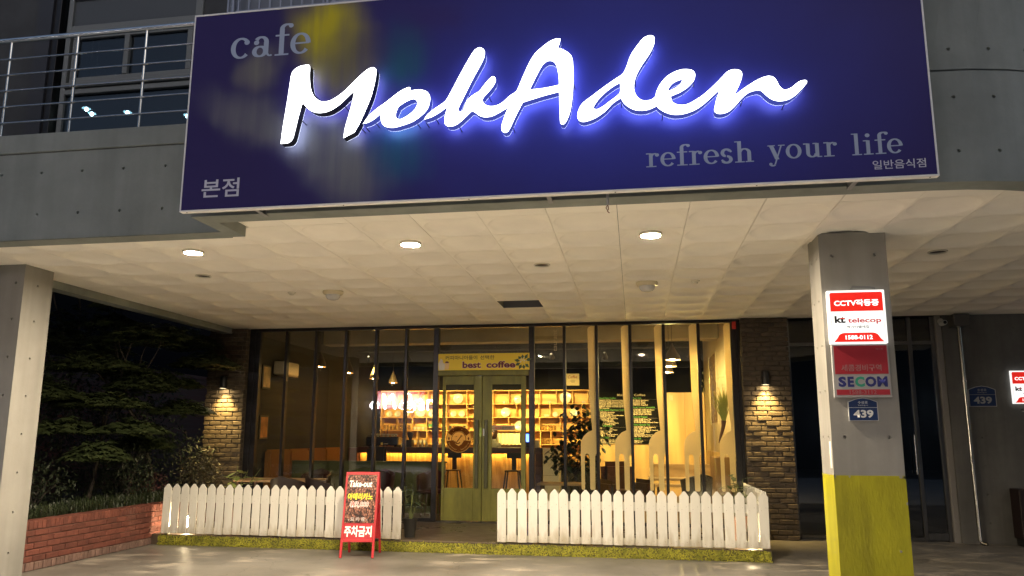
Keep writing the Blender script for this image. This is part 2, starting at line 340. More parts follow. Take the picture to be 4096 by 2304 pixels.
SIGN_OUTLINES = {
 'm': [
  [(-2.611,4.366),(-2.590,4.405),(-2.545,4.431),(-2.493,4.438),(-2.466,4.434),(-2.458,4.406),(-2.457,4.330),(-2.443,4.237),(-2.410,4.165),(-2.357,4.124),(-2.300,4.119),(-2.245,4.139),(-2.179,4.182),(-2.103,4.251),(-2.038,4.315),(-1.983,4.359),(-1.945,4.373),(-1.919,4.363),(-1.910,4.334),(-1.918,4.254),(-1.942,4.142),(-1.982,4.032),(-2.028,3.922),(-2.068,3.849,1),(-2.156,3.807,1),(-2.144,3.896),(-2.120,3.996),(-2.096,4.097),(-2.081,4.190,1),(-2.143,4.134),(-2.208,4.076),(-2.274,4.039),(-2.341,4.026),(-2.404,4.036),(-2.451,4.065),(-2.503,4.120,1),(-2.513,4.092),(-2.533,4.002),(-2.551,3.912),(-2.568,3.833),(-2.591,3.803),(-2.619,3.794),(-2.668,3.793,1),(-2.660,3.907),(-2.645,4.044),(-2.630,4.181),(-2.619,4.296)],
 ],
 'o': [
  [(-2.003,3.912,1),(-1.958,3.974),(-1.894,4.031),(-1.818,4.082),(-1.743,4.139),(-1.689,4.171),(-1.645,4.186),(-1.631,4.173),(-1.634,4.156,1),(-1.579,4.161),(-1.519,4.150),(-1.486,4.120),(-1.475,4.074),(-1.489,4.008),(-1.531,3.956),(-1.605,3.905),(-1.691,3.878),(-1.757,3.866),(-1.811,3.875),(-1.845,3.899),(-1.860,3.945),(-1.865,3.984,1),(-1.913,3.946),(-1.956,3.923)],
  [(-1.723,4.034,1),(-1.675,4.064),(-1.626,4.085),(-1.594,4.085),(-1.574,4.059),(-1.581,4.021),(-1.618,3.978),(-1.672,3.943),(-1.709,3.930),(-1.737,3.942),(-1.743,3.976),(-1.733,4.009)],
 ],
 'ka': [
  [(-1.519,3.916,1),(-1.488,3.958),(-1.435,3.999),(-1.360,4.049),(-1.319,4.113),(-1.267,4.215),(-1.204,4.334),(-1.151,4.426),(-1.120,4.460),(-1.088,4.466),(-1.061,4.446),(-1.055,4.412),(-1.065,4.368),(-1.097,4.303),(-1.149,4.206),(-1.201,4.099),(-1.242,4.013),(-1.255,3.972),(-1.236,3.960),(-1.215,3.973),(-1.200,4.016),(-1.179,4.055),(-1.137,4.089),(-1.095,4.113),(-1.053,4.166),(-1.016,4.207),(-0.990,4.224),(-0.971,4.206),(-0.974,4.171),(-1.005,4.123),(-1.047,4.077),(-1.068,4.045),(-1.057,4.011),(-1.020,3.989),(-0.967,3.988),(-0.915,4.012),(-0.863,4.058),(-0.816,4.087),(-0.800,4.113),(-0.769,4.188),(-0.727,4.284),(-0.680,4.370),(-0.623,4.426),(-0.560,4.471),(-0.513,4.489),(-0.479,4.486,1),(-0.488,4.442),(-0.501,4.416,1),(-0.457,4.395),(-0.411,4.358),(-0.391,4.312),(-0.387,4.235),(-0.388,4.126),(-0.395,4.018),(-0.411,3.911),(-0.432,3.848),(-0.452,3.814),(-0.471,3.808),(-0.485,3.825),(-0.487,3.895),(-0.490,3.981),(-0.491,4.063,1),(-0.553,4.051),(-0.635,4.033),(-0.764,3.999,1),(-0.790,3.948),(-0.826,3.875),(-0.857,3.806),(-0.878,3.775),(-0.903,3.772),(-0.922,3.794),(-0.919,3.838),(-0.899,3.902),(-0.873,3.967,1),(-0.904,3.951),(-0.946,3.927),(-0.998,3.906),(-1.050,3.903),(-1.093,3.920),(-1.144,3.956),(-1.188,3.921),(-1.240,3.875),(-1.282,3.851),(-1.325,3.848),(-1.352,3.866),(-1.358,3.900),(-1.353,3.944),(-1.335,4.011,1),(-1.391,3.968),(-1.455,3.934)],
  [(-0.712,4.096,1),(-0.686,4.149),(-0.650,4.223),(-0.613,4.286),(-0.577,4.313),(-0.541,4.311),(-0.515,4.284),(-0.500,4.233),(-0.492,4.167),(-0.491,4.118,1),(-0.552,4.108),(-0.624,4.100)],
 ],
 'den': [
  [(0.148,4.448),(0.185,4.455),(0.208,4.440),(0.209,4.401),(0.195,4.354),(0.162,4.295),(0.117,4.230),(0.077,4.158),(0.057,4.099),(0.053,4.045),(0.067,3.997),(0.097,3.961),(0.134,3.949),(0.177,3.955),(0.205,3.976,1),(0.216,4.019),(0.243,4.071),(0.288,4.122),(0.344,4.155),(0.406,4.170),(0.461,4.162),(0.485,4.140),(0.487,4.106),(0.470,4.067),(0.426,4.024),(0.376,3.994),(0.311,3.969,1),(0.319,3.934),(0.342,3.910),(0.385,3.897),(0.433,3.903),(0.495,3.935),(0.545,3.968),(0.608,4.023),(0.671,4.085),(0.715,4.128),(0.758,4.141),(0.799,4.131),(0.813,4.107),(0.808,4.068),(0.788,4.016),(0.762,3.965),(0.756,3.942,1),(0.798,3.976),(0.860,4.017),(0.921,4.052),(0.981,4.072),(1.022,4.064),(1.044,4.036),(1.060,3.996),(1.082,3.968),(1.110,3.962),(1.146,3.976),(1.183,4.006),(1.213,4.021),(1.242,4.021),(1.245,4.001),(1.209,3.958),(1.166,3.916),(1.112,3.885),(1.053,3.879),(1.007,3.895),(0.973,3.924),(0.951,3.951),(0.928,3.969),(0.893,3.969),(0.845,3.953),(0.795,3.910),(0.751,3.861),(0.708,3.825),(0.665,3.812),(0.629,3.817),(0.612,3.838),(0.618,3.877),(0.634,3.935),(0.659,3.997,1),(0.605,3.951),(0.542,3.895),(0.480,3.854),(0.407,3.830),(0.333,3.827),(0.273,3.848),(0.231,3.878),(0.211,3.902,1),(0.176,3.886),(0.126,3.874),(0.064,3.880),(0.015,3.906),(-0.022,3.942),(-0.041,3.982,1),(-0.097,3.948),(-0.161,3.885),(-0.225,3.842),(-0.289,3.820),(-0.327,3.818),(-0.352,3.837),(-0.358,3.878),(-0.344,3.925),(-0.318,3.964),(-0.260,4.007),(-0.183,4.063),(-0.094,4.124),(-0.032,4.163),(-0.010,4.193),(0.010,4.239),(0.037,4.312),(0.076,4.371),(0.122,4.429)],
  [(-0.243,3.915,1),(-0.236,3.937),(-0.204,3.983),(-0.146,4.039),(-0.088,4.080),(-0.046,4.100,1),(-0.044,4.066),(-0.048,4.025),(-0.071,4.000),(-0.122,3.963),(-0.173,3.926),(-0.218,3.906)],
  [(0.290,4.007,1),(0.304,4.040),(0.335,4.071),(0.379,4.090),(0.400,4.090,1),(0.384,4.060),(0.346,4.030)],
 ],
}
# ================================================================== SETTING
ZC = 3.456          # soffit height
YG = 12.81          # cafe glass plane
# ground
def ground_material():
    m = bpy.data.materials.new('sealed_concrete_floor'); m.use_nodes = True
    n, l = m.node_tree.nodes, m.node_tree.links; b = n['Principled BSDF']
    tc = n.new('ShaderNodeTexCoord')
    def nz(scale, detail, st=(1, 1, 1), rough=0.6):
        mp = n.new('ShaderNodeMapping'); mp.inputs['Scale'].default_value = st; l.new(tc.outputs['Object'], mp.inputs[0])
        t = n.new('ShaderNodeTexNoise'); t.inputs['Scale'].default_value = scale; t.inputs['Detail'].default_value = detail; t.inputs['Roughness'].default_value = rough
        l.new(mp.outputs[0], t.inputs['Vector']); return t.outputs['Fac']
    def ramp(src, a, b_, ca=(0, 0, 0), cb=(1, 1, 1)):
        r = n.new('ShaderNodeValToRGB'); r.color_ramp.elements[0].position = a; r.color_ramp.elements[1].position = b_
        r.color_ramp.elements[0].color = (*ca, 1); r.color_ramp.elements[1].color = (*cb, 1); l.new(src, r.inputs[0]); return r.outputs[0]
    base = ramp(nz(0.9, 10), 0.32, 0.7, (0.085, 0.078, 0.068), (0.175, 0.162, 0.142))
    zone = ramp(nz(0.55, 3), 0.46, 0.6)
    flake = ramp(nz(3.4, 12, (0.55, 1.5, 1), 0.72), 0.52, 0.56)
    mk = n.new('ShaderNodeMath'); mk.operation = 'MULTIPLY'; l.new(zone, mk.inputs[0]); l.new(flake, mk.inputs[1])
    mx = n.new('ShaderNodeMix'); mx.data_type = 'RGBA'; l.new(mk.outputs[0], mx.inputs[0]); l.new(base, mx.inputs[6]); mx.inputs[7].default_value = (0.34, 0.3, 0.245, 1)
    crack = n.new('ShaderNodeTexVoronoi'); crack.feature = 'DISTANCE_TO_EDGE'; crack.inputs['Scale'].default_value = 0.55
    dv = n.new('ShaderNodeVectorMath'); dv.operation = 'ADD'; t = n.new('ShaderNodeTexNoise'); t.inputs['Scale'].default_value = 2.5; t.inputs['Detail'].default_value = 6
    l.new(tc.outputs['Object'], t.inputs['Vector']); l.new(tc.outputs['Object'], dv.inputs[0]); l.new(t.outputs['Color'], dv.inputs[1]); l.new(dv.outputs[0], crack.inputs['Vector'])
    ck = ramp(crack.outputs['Distance'], 0.0, 0.006, (0.35, 0.35, 0.35), (1, 1, 1))
    mc = n.new('ShaderNodeMix'); mc.data_type = 'RGBA'; mc.blend_type = 'MULTIPLY'; mc.inputs[0].default_value = 1; l.new(mx.outputs[2], mc.inputs[6]); l.new(ck, mc.inputs[7])
    l.new(mc.outputs[2], b.inputs['Base Color'])
    rr = n.new('ShaderNodeMapRange'); rr.inputs['To Min'].default_value = 0.33; rr.inputs['To Max'].default_value = 0.55; l.new(mk.outputs[0], rr.inputs[0])
    r2 = n.new('ShaderNodeMath'); r2.operation = 'MULTIPLY_ADD'; r2.inputs[1].default_value = 0.22; l.new(nz(2.2, 8), r2.inputs[0]); l.new(rr.outputs[0], r2.inputs[2]); l.new(r2.outputs[0], b.inputs['Roughness'])
    bp = n.new('ShaderNodeBump'); bp.inputs['Strength'].default_value = 0.25; bp.inputs['Distance'].default_value = 0.004
    bs = n.new('ShaderNodeMath'); bs.operation = 'ADD'; l.new(nz(14, 8), bs.inputs[0]); l.new(mk.outputs[0], bs.inputs[1]); l.new(bs.outputs[0], bp.inputs['Height']); l.new(bp.outputs[0], b.inputs['Normal'])
    return m
struct('ground', MB().quad((-300,-300,0),(300,-300,0),(300,300,0),(-300,300,0)), ground_material())
struct('bounce_pavement', MB().box(-40, 40, -6, 6.2, .001, .006), mat('pale_bounce_slab', (.5, .48, .44), .7, var=.15, scale=2))  # unseen pale slab added to bounce light up to the soffit
# raised deck in front of the cafe
deck_tile = mat('deck_tile', (0.075, 0.055, 0.04), 0.32, var=0.3, scale=3, rvar=0.1)
deck = struct('deck', MB().box(-6.92, 1.66, 10.425, 12.74, 0.002, 0.148), deck_tile)
part('nosing', MB().cbox(-3.2, -1.85, 10.405, 10.43, 0.135, 0.156, 0.003), mat('deck_nosing', (0.1, 0.075, 0.05), 0.45), deck)
part('backing_board', MB().box(-6.8, 1.65, 10.412, 10.424, 0.004, 0.134), mat('turf_backing', (0.09, 0.085, 0.02), 0.9, var=0.4, scale=14), deck)
rng = random.Random(3)
tb = MB()
for i in range(9000):
    p = (rng.uniform(-6.8, 1.65), 10.411-abs(rng.gauss(0, 0.006)), rng.uniform(0.004, 0.132))
    a = rng.uniform(0, 6.283); s = rng.uniform(0.012, 0.034); d = Vector((math.cos(a), rng.uniform(-.55, -.05), math.sin(a))).normalized()
    sd = d.cross(Vector((0, 1, 0))).normalized()*s*0.24; P = Vector(p)
    tb.add([P, P+d*s*.5+sd, P+d*s, P+d*s*.5-sd], [(0,1,2,3)])
tf = part('artificial_turf', tb, mat('turf', (0.17, 0.17, 0.012), 0.75, col2=(0.36, 0.34, 0.03), scale=9, sharp=(0.35, 0.65)), deck); tf['kind'] = 'stuff'

# ---------------------------------------------------------------- building shell
bld = thing('concrete_building', 'grey exposed concrete building whose first floor overhangs the cafe', 'building', (0, 8, 0))
ZB = 3.359
sp = MB()
hl = [(-4.23-0.432*k, z) for k in range(12) for z in (3.603, 4.013)]
holed(sp, -9.5, -3.64, ZB, 4.212, 6.13, hl)
sp.box(-9.5, -3.64, 6.152, 6.30, ZB+0.001, 4.40)
part('balcony_parapet', sp, concrete, bld)
part('parapet_coping', MB().cbox(-9.5, -3.64, 6.118, 6.31, 4.222, 4.412, 0.006), concrete, bld)
part('drip_groove', MB().box(-9.5, -3.64, 6.14, 6.2, 4.2125, 4.2215), mat('groove_shadow_gap', (0.08, 0.08, 0.075), 0.9), bld)
front = MB()
front.box(-3.64, 2.2, 5.665, 5.862, ZB, 5.08)
part('front_spandrel', front, concrete, bld)
ret = MB().box(-3.64, -3.50, 5.863, 6.33, ZB+0.001, 4.39)
part('return_spandrel', ret, concrete, bld)
arc = MB(); RC, CXA, CYA = 2.245, 2.2, 7.91
def bend(x, y, z):
    t = (x-CXA)/RC; r = RC-(y-5.665)
    return (CXA+r*math.sin(t), CYA-r*math.cos(t), z)
hr = [(2.345+0.288*k, z) for k in range(12) for z in (3.588, 4.0, 4.375, 4.79)]
xs = [2.2+0.288*k for k in range(13)]
for a, b in zip(xs, xs[1:]):
    holed(arc, a, b, ZB, 4.205, 5.665, hr, f=bend); holed(arc, a, b, 4.217, 5.6, 5.665, hr, f=bend)
    for q in (((a, 5.665, ZB), (b, 5.665, ZB), (b, 5.86, ZB), (a, 5.86, ZB)), ((a, 5.86, ZB), (b, 5.86, ZB), (b, 5.86, 5.6), (a, 5.86, 5.6)), ((a, 5.68, 4.19), (b, 5.68, 4.19), (b, 5.68, 4.23), (a, 5.68, 4.23))):
        arc.add([bend(*p) for p in q], [(0,1,2,3)])
part('curved_spandrel', arc, concrete, bld, smooth=30)
part('side_edge_beam', MB().cbox(-7.32, -7.13, 6.33, 12.66, ZB, 3.75, 0.004), concrete, bld)
part('parapet_soffit', MB().box(-9.5, -3.64, 6.301, 6.36, ZB+0.002, 3.7), concrete, bld)
part('beam', MB().cbox(-9.5, -7.37, 7.5, 7.83, 3.262, 3.8, 0.004), concrete, bld)
part('roof_slab', MB().prismz([(-9.5, 6.32), (-3.5, 6.32), (-3.5, 5.87), (2.2, 5.87), (3.4, 6.35), (4.2, 7.4), (9, 7.6), (9, 21), (-7.3, 21), (-7.3, 12.6), (-9.5, 12.6)], 3.96, 4.2), concrete, bld)
# upper storey set back behind the balcony
upw = mat('upper_render', (0.035, 0.038, 0.042), 0.8, var=0.25, scale=2.5)
part('upper_wall', MB().box(-14, -7.72, 8.5, 8.7, 4.2, 9).box(-5.5, 9, 8.5, 8.7, 4.2, 9).box(-7.72, -5.5, 8.5, 8.7, 7.9, 9), upw, bld)
part('cladding_strip', MB().box(-7.95, -7.72, 8.44, 8.499, 4.2, 9), mat('dark_cladding', (0.02, 0.02, 0.025), 0.5), bld)
part('upper_room_wall', MB().box(-9.1, -3.9, 11.5, 11.6, 4.2, 8).box(-9.1, -3.9, 8.701, 11.5, 7.91, 8.0).box(-9.1, -9, 8.701, 11.5, 4.2, 7.9).box(-4, -3.9, 8.701, 11.5, 4.2, 7.9), mat('upper_room_dark', (0.04, 0.05, 0.06), 0.9), bld)
# ---------------------------------------------------------------- soffit of pressed tiles
void = struct('soffit', MB().box(-7.12, 6.3, 6.34, 12.8, 3.62, 3.7).box(-3.49, 2.2, 5.87, 6.339, 3.62, 3.7), mat('ceiling_void', (0.03, 0.03, 0.03), 0.9))
tile_m = mat('pressed_ceiling_tile', (0.9, 0.855, 0.755), 0.75, var=0.05, scale=2.0, spec=.2, rnd=.025)
def dish_tile():
    mb = MB(); N = 28; h = 0.2978; rings = []
    sq = []
    for k in range(N):
        t = 2*math.pi*(k+0.5)/N; c, s = math.cos(t), math.sin(t); q = h/max(abs(c), abs(s)); sq.append((c*q, s*q, 0.0))
    for k, (i, j) in enumerate(((1,1), (-1,1), (-1,-1), (1,-1))):
        kk = min(range(N), key=lambda u: (sq[u][0]-i*h)**2+(sq[u][1]-j*h)**2); sq[kk] = (i*h, j*h, 0.0)
    rings.append([(x, y, 0.02) for x, y, z in sq]); rings.append(sq)
    for r, z in ((0.286, 0.0008), (0.274, 0.007), (0.252, 0.019), (0.215, 0.029), (0.15, 0.035), (0.06, 0.037)):
        rings.append([(r*math.cos(2*math.pi*(k+.5)/N), r*math.sin(2*math.pi*(k+.5)/N), z) for k in range(N)])
    for rg in rings: mb.v += rg
    for i in range(len(rings)-1):
        for k in range(N): mb.f.append((i*N+k, i*N+(k+1)%N, (i+1)*N+(k+1)%N, (i+1)*N+k))
    mb.f.append(tuple((len(rings)-1)*N+k for k in range(N)))
    me = mb.mesh('tile', tile_m); 
    for p in me.polygons:
        if p.normal.z > 0.3: p.flip()
    for p in me.polygons: p.use_smooth = True
    me.set_sharp_from_angle(angle=R(40)); return me
TILE = dish_tile()
def ystart(x):
    if x < -3.5: return 6.362
    if x <= 2.2: return 5.864
    d = x-2.2; return 7.91-math.sqrt(2.045**2-d*d) if d < 2.04 else 7.91
X0, Y0 = -3.105, 6.366
NT = 0
rt_ = random.Random(5)
for i in range(-7, 16):
    for j in range(-1, 11):
        xa, xb, ya, yb = X0+.6*i, X0+.6*i+.6, Y0+.6*j, Y0+.6*j+.6
        if (i, j) == (2, 7): continue                       # the missing tile
        full = xa > -7.13 and xb < 6.3 and yb < 12.8 and ya >= max(ystart(xa), ystart(xb))-.01 and not (xa < -3.5 < xb and j < 0)
        if full:
            inst(TILE, 'tile', ((xa+xb)/2, (ya+yb)/2, ZC+rt_.uniform(-.001, .001)), void, (rt_.uniform(-.002, .002), rt_.uniform(-.002, .002), 0)); continue
        xa, xb, yb = max(xa, -7.125), min(xb, 6.3), min(yb, 12.8)
        if xa < -3.5 < xb and j < 0: xa = -3.498
        y1, y2 = max(ya, ystart(xa+.001)), max(ya, ystart(xb-.001))
        if xb-xa < .02 or yb-min(y1, y2) < .02: continue
        y1, y2 = min(y1, yb), min(y2, yb); e = .0022
        part('tile', MB().prismz([(xa+e, y1+e), (xb-e, y2+e), (xb-e, yb-e), (xa+e, yb-e)], ZC, ZC+.015), tile_m, void)
part('hatch_liner', MB().box(-1.905, -1.3, 11.16, 11.19, ZC+.005, 3.615).box(-1.93, -1.905, 10.566, 11.16, ZC+.005, 3.615).box(-1.305, -1.28, 10.566, 11.16, ZC+.005, 3.615), mat('hatch_liner', (0.12, 0.12, 0.13), 0.6), void)

# ---------------------------------------------------------------- columns
def column(x0, x1, y0, y1, zs, fx, sx_face, sy, label):
    t = thing('concrete_column', label, 'column', ((x0+x1)/2, (y0+y1)/2, 0), group=None)
    mb = MB()
    holed(mb, x0, x1, 0, 3.47, y0, [(x, z) for x in fx for z in zs], r=0.016)
    s = 1 if sx_face == x1 else -1
    holed(mb, y0, y1, 0, 3.47, 0, [(y, z) for y in sy for z in zs], r=0.014, f=lambda a, b, z: (sx_face-s*b, a, z))
    ox = x0 if s == 1 else x1
    mb.quad((ox, y0, 0), (ox, y1, 0), (ox, y1, 3.47), (ox, y0, 3.47)); mb.quad((x0, y1, 0), (x1, y1, 0), (x1, y1, 3.47), (x0, y1, 3.47))
    me = mb.mesh('shaft', concrete_col, None, wloc(t)); o = bpy.data.objects.new('shaft', me); COL.objects.link(o); o.parent = t
    return t
ZS = [3.243, 2.83, 2.404, 1.981, 1.559, 1.137, .712, .282]
colL = column(-7.365, -6.765, 7.43, 7.862, ZS, (-6.866, -7.264), -6.765, (7.637,), 'bare concrete column beside the brick planter, without signs')
colR = column(1.762, 2.362, 7.433, 7.863, ZS, (1.874, 2.253), 1.762, (7.553, 7.75), 'concrete column with yellow painted base carrying security signs')
yel = mat('yellow_paint', (0.43, 0.4, 0.01), 0.5, var=0.2, scale=5, bump=0.3, bscale=50, stretch=(1, 1, 0.3), streak=.22, dirt=.9)
part('painted_base', MB().box(1.7595, 2.3645, 7.4305, 7.8655, 0.0, 1.219), yel, colR)
chip_m = mat('bare_chip', (.3, .29, .26), .8, var=.2, scale=30); _rc = random.Random(17)
for k_ in range(16):
    fx_ = k_ % 3 != 0; cx_ = _rc.choice((1.764, 2.36, _rc.uniform(1.77, 2.35), _rc.uniform(1.77, 2.35))) if fx_ else _rc.uniform(7.44, 7.85); cz_ = _rc.choice((1.215, 1.21, _rc.uniform(.2, 1.2), _rc.uniform(.1, .7))); s_ = _rc.uniform(.006, .02)
    pl_ = [(cx_+s_*_rc.uniform(.5, 1.2)*math.cos(q_*.9), cz_+s_*_rc.uniform(.5, 1.6)*math.sin(q_*.9)) for q_ in range(7)]
    mb_ = MB().prism([(min(max(a_, 1.76), 2.364), min(b_, 1.219)) for a_, b_ in pl_], 7.4298, 7.4303) if fx_ else MB().add([(1.759, a_, min(b_, 1.219)) for a_, b_ in pl_], [tuple(range(7))])
    part('paint_chip', mb_, chip_m, colR)
part('tape_residue', MB().prism([(2.01, 2.915), (2.035, 2.955), (2.19, 2.945), (2.235, 2.935), (2.235, 2.912), (2.19, 2.925), (2.05, 2.932)], 7.4302, 7.4325), mat('tape_residue', (0.16, 0.16, 0.155), 0.6), colR)
part('paint_scuff', MB().box(1.7602, 1.7615, 7.47, 7.53, 1.28, 1.52), mat('paint_scuff', (0.62, 0.62, 0.6), 0.7, var=.2, scale=30), colR)

# ---------------------------------------------------------------- brickwork
def brick_m(name, c1, c2, rough=0.8, rnd=0.2): return mat(name, c1, rough, col2=c2, scale=9, bump=0.5, bscale=45, rnd=rnd, detail=8)
pier_brick = brick_m('pier_brick', (0.035, 0.025, 0.016), (0.1, 0.072, 0.045))
pier_mortar = mat('pier_mortar', (0.12, 0.1, 0.072), 0.95, var=0.2, scale=20, bump=0.4, bscale=80)
def brick(me, name, loc, parent, rot=(0,0,0), m=None):
    if not me.materials: me.materials.append(m)
    return inst(me, name, loc, parent, rot)
_BM = {}
def brick_mesh(sx, sy, sz, m, b=0.006):
    k = (round(sx, 2), round(sy, 2), round(sz, 3), m.name)
    if k not in _BM:
        me = chamfer_mesh(k[0]-.0 if k[0] > .02 else sx, k[1], k[2], b).copy(); me.materials.append(m); _BM[k] = me
    return _BM[k]
def pier(x0, x1, label, seed, rough):
    t = thing('brick_pier', label, 'pier', ((x0+x1)/2, 12.7, 0), group='dark brick piers flanking the cafe front')
    part('core', MB().box(x0+.012, x1-.012, 12.662, 12.86, 0, 3.45), pier_mortar, t)
    r = random.Random(seed); row = 0; z = 0.008
    while z < 3.40:
        x = x0-(0.0 if row % 2 else 0.11)+r.uniform(-.03, .03)
        while x < x1-.03:
            a, b = max(x, x0), min(x+.208, x1)
            if b-a > 0.03:
                L = round(b-a, 2); me = brick_mesh(L, 0.09, 0.062, pier_brick)
                inst(me, 'brick', (a+L/2, 12.69-r.uniform(0, rough), z+.031), t, (r.gauss(0, .02), r.gauss(0, .012), r.gauss(0, .012)))
            x += .222
        z += .0785; row += 1
    return t
pier(-7.56, -6.83, 'dark brick pier left of the cafe windows, lit beside the garden', 2, 0.012)
pier(1.715, 2.44, 'dark brick pier right of the cafe windows, lit beside the entrance', 9, 0.02)
# red brick planter wall along the garden
red_brick = brick_m('red_brick', (0.09, 0.024, 0.016), (0.16, 0.048, 0.03), rnd=0.22)
red_pale = brick_m('red_brick_pale', (0.11, 0.062, 0.05), (0.18, 0.11, 0.088), rnd=0.2)
red_mortar = mat('red_mortar', (0.12, 0.062, 0.048), 0.95, var=0.2, scale=25)
pw = thing('planter_wall', 'low red brick planter wall running back from the left column', 'wall', (-7.03, 10.2, 0))
part('core', MB().box(-7.12, -6.938, 7.87, 12.66, 0, .55), red_mortar, pw)
r = random.Random(4)
y = 7.88
while y < 12.6:
    me = brick_mesh(0.09, 0.06, 0.09, red_pale); inst(me, 'brick', (-6.96-r.uniform(0, .008), y+.03, .05), pw, (r.gauss(0, .03), 0, 0))
    me = brick_mesh(0.21, 0.06, 0.095, red_brick); inst(me, 'brick', (-7.03, y+.03, .514), pw, (r.gauss(0, .02), r.gauss(0, .01), 0))
    y += .069
for row in range(5):
    y = 7.88-(0 if row % 2 else .1)
    while y < 12.6:
        a, b = max(y, 7.875), min(y+.195, 12.64)
        if b-a > .03: inst(brick_mesh(0.09, b-a, 0.062, red_brick), 'brick', (-6.97+r.uniform(-.002, .003), (a+b)/2, .103+.0725*row+.031), pw, (r.gauss(0, .008), 0, r.gauss(0, .006)))
        y += .207
# garden behind it
struct('soil', MB().box(-12, -7.125, 7.0, 21, 0.001, 0.5), mat('soil', (0.03, 0.02, 0.012), 0.95, var=0.4, scale=8))
gw_m = bpy.data.materials.new('garden_brick'); gw_m.use_nodes = True
_n, _l = gw_m.node_tree.nodes, gw_m.node_tree.links
_bt = _n.new('ShaderNodeTexBrick'); _bt.inputs['Scale'].default_value = 4.4; _bt.inputs['Color1'].default_value = (0.09, 0.022, 0.018, 1); _bt.inputs['Color2'].default_value = (0.06, 0.016, 0.013, 1); _bt.inputs['Mortar'].default_value = (0.08, 0.05, 0.04, 1)
_tc = _n.new('ShaderNodeTexCoord'); _mp = _n.new('ShaderNodeMapping'); _mp.inputs['Rotation'].default_value = (R(90), 0, R(90)); _l.new(_tc.outputs['Object'], _mp.inputs[0]); _l.new(_mp.outputs[0], _bt.inputs[0]); _l.new(_bt.outputs[0], _n['Principled BSDF'].inputs['Base Color'])
solo('garden_wall', MB().box(-10.7, -10.5, 8, 22, 0, 2.9).box(-10.73, -10.47, 8, 22, 2.9, 2.98), gw_m, 'tall dark red brick wall behind the garden trees', 'wall', (-10.6, 15, 0))
nb = thing('neighbour_building', 'tall dark building standing behind the garden wall', 'building', (-12, 15, 0))
part('wall', MB().box(-12.5, -11.2, 6, 26, 0, 9).box(-11.2, -7.3, 21.5, 22.5, 0, 9), mat('neighbour_render', (.008, .008, .01), .95, spec=.05), nb); part('coping', MB().box(-12.55, -11.15, 6, 26, 9.001, 9.1), concrete, nb)  # made tall and near black to block the sky behind the garden
leafm = mat('maple_leaf', (0.026, 0.042, 0.012), 0.6, col2=(0.055, 0.072, 0.022), scale=6)
leafd = mat('shrub_leaf', (0.014, 0.022, 0.011), 0.5, col2=(0.028, 0.036, 0.016), scale=6)
leafn = mat('nandina_leaf', (0.02, 0.019, 0.009), 0.55, col2=(0.05, 0.042, 0.02), scale=8)
bark = mat('bark', (0.05, 0.04, 0.033), 0.9, var=0.35, scale=14, bump=0.6, bscale=40)
def limbs(mb, p, d, L, r0, depth, rg, tips, spread=0.55):
    pts = [Vector(p)]; q = Vector(p); dd = Vector(d).normalized()
    for k in range(4):
        dd = (dd+Vector((rg.gauss(0, .12), rg.gauss(0, .12), rg.gauss(0, .06)))).normalized(); q = q+dd*L/4; pts.append(q.copy())
    mb.tube(pts, [r0*(1-.13*k) for k in range(5)], 7)
    if depth == 0: tips.append(q); return
    for k in range(rg.choice((2, 3))):
        a = rg.uniform(0, 6.283); e = (dd+spread*Vector((math.cos(a), math.sin(a), rg.uniform(-.1, .35)))).normalized()
        limbs(mb, pts[-1-(k % 2)], e, L*rg.uniform(.6, .85), r0*.55, depth-1, rg, tips, spread*1.15)
def garden_tree(label, base, height, seed, pads, group, lean=(0,0,1), size=.15, n=620):
    rg = random.Random(seed); t = thing('garden_tree', label, 'tree', base, group=group)
    mb = MB(); tips = []; limbs(mb, base, lean, height, .032, 2, rg, tips, .45)
    part('trunk', mb, bark, t, smooth=50)
    cr = MB()
    for (cx, cy, cz, rx, ry, rz) in pads+[(tp.x, tp.y, tp.z, .35, .35, .1) for tp in tips]:
        pts = []
        for k in range(n if (cx, cy, cz, rx, ry, rz) in pads else n//5):
            a = rg.uniform(0, 6.283); q = rg.random()**.6; pts.append((cx+rx*q*math.cos(a), cy+ry*q*math.sin(a), cz+rz*rg.gauss(0, .6)*(1.1-q)-.12*q*q))
        # palmate maple leaves: each point is a fan of five blades
        for p in pts:
            s = size*rg.uniform(.6, 1.2); yaw = rg.uniform(0, 6.283); P = Vector(p)
            for w in (-1.1, -.55, 0, .55, 1.1):
                d = Vector((math.cos(yaw+w), math.sin(yaw+w), -.35)); sd = Vector((-d.y, d.x, 0))*s*.13; l_ = s*(1-.25*abs(w))
                cr.add([P, P+d*l_*.45+sd, P+d*l_, P+d*l_*.45-sd], [(0,1,2,3)])
    part('crown', cr, leafm, t)
garden_tree('layered maple nearest the left column, leaf pads hanging low', (-7.9, 10.25, .5), 1.35, 21, [(-8.1, 9.9, 1.72, .55, .5, .1), (-7.35, 10.4, 1.72, .5, .5, .1), (-7.75, 10.2, 2.1, .7, .55, .14), (-7.9, 10.1, 2.65, .7, .6, .15), (-8.3, 9.6, 2.2, .6, .5, .2), (-7.5, 10.7, 2.4, .5, .5, .2), (-7.6, 10.0, 1.35, .45, .4, .15)], 'maples in the planter')
garden_tree('slender bent maple standing further back near the brick pier', (-7.72, 11.6, .5), 1.5, 33, [(-7.4, 11.7, 2.05, .5, .5, .12), (-7.7, 11.6, 2.5, .6, .6, .15), (-7.2, 12.0, 2.85, .55, .55, .12), (-7.9, 11.4, 1.5, .5, .5, .2), (-7.6, 11.9, 3.2, .6, .6, .2)], 'maples in the planter', (0.08, 0, 1))
garden_tree('dark tree rising behind the maples under the soffit edge', (-9.0, 11.0, .5), 2.0, 47, [(-8.6, 10.5, 3.0, .9, .9, .3), (-9.2, 11.2, 3.4, 1.0, 1.0, .35)], None, n=300)
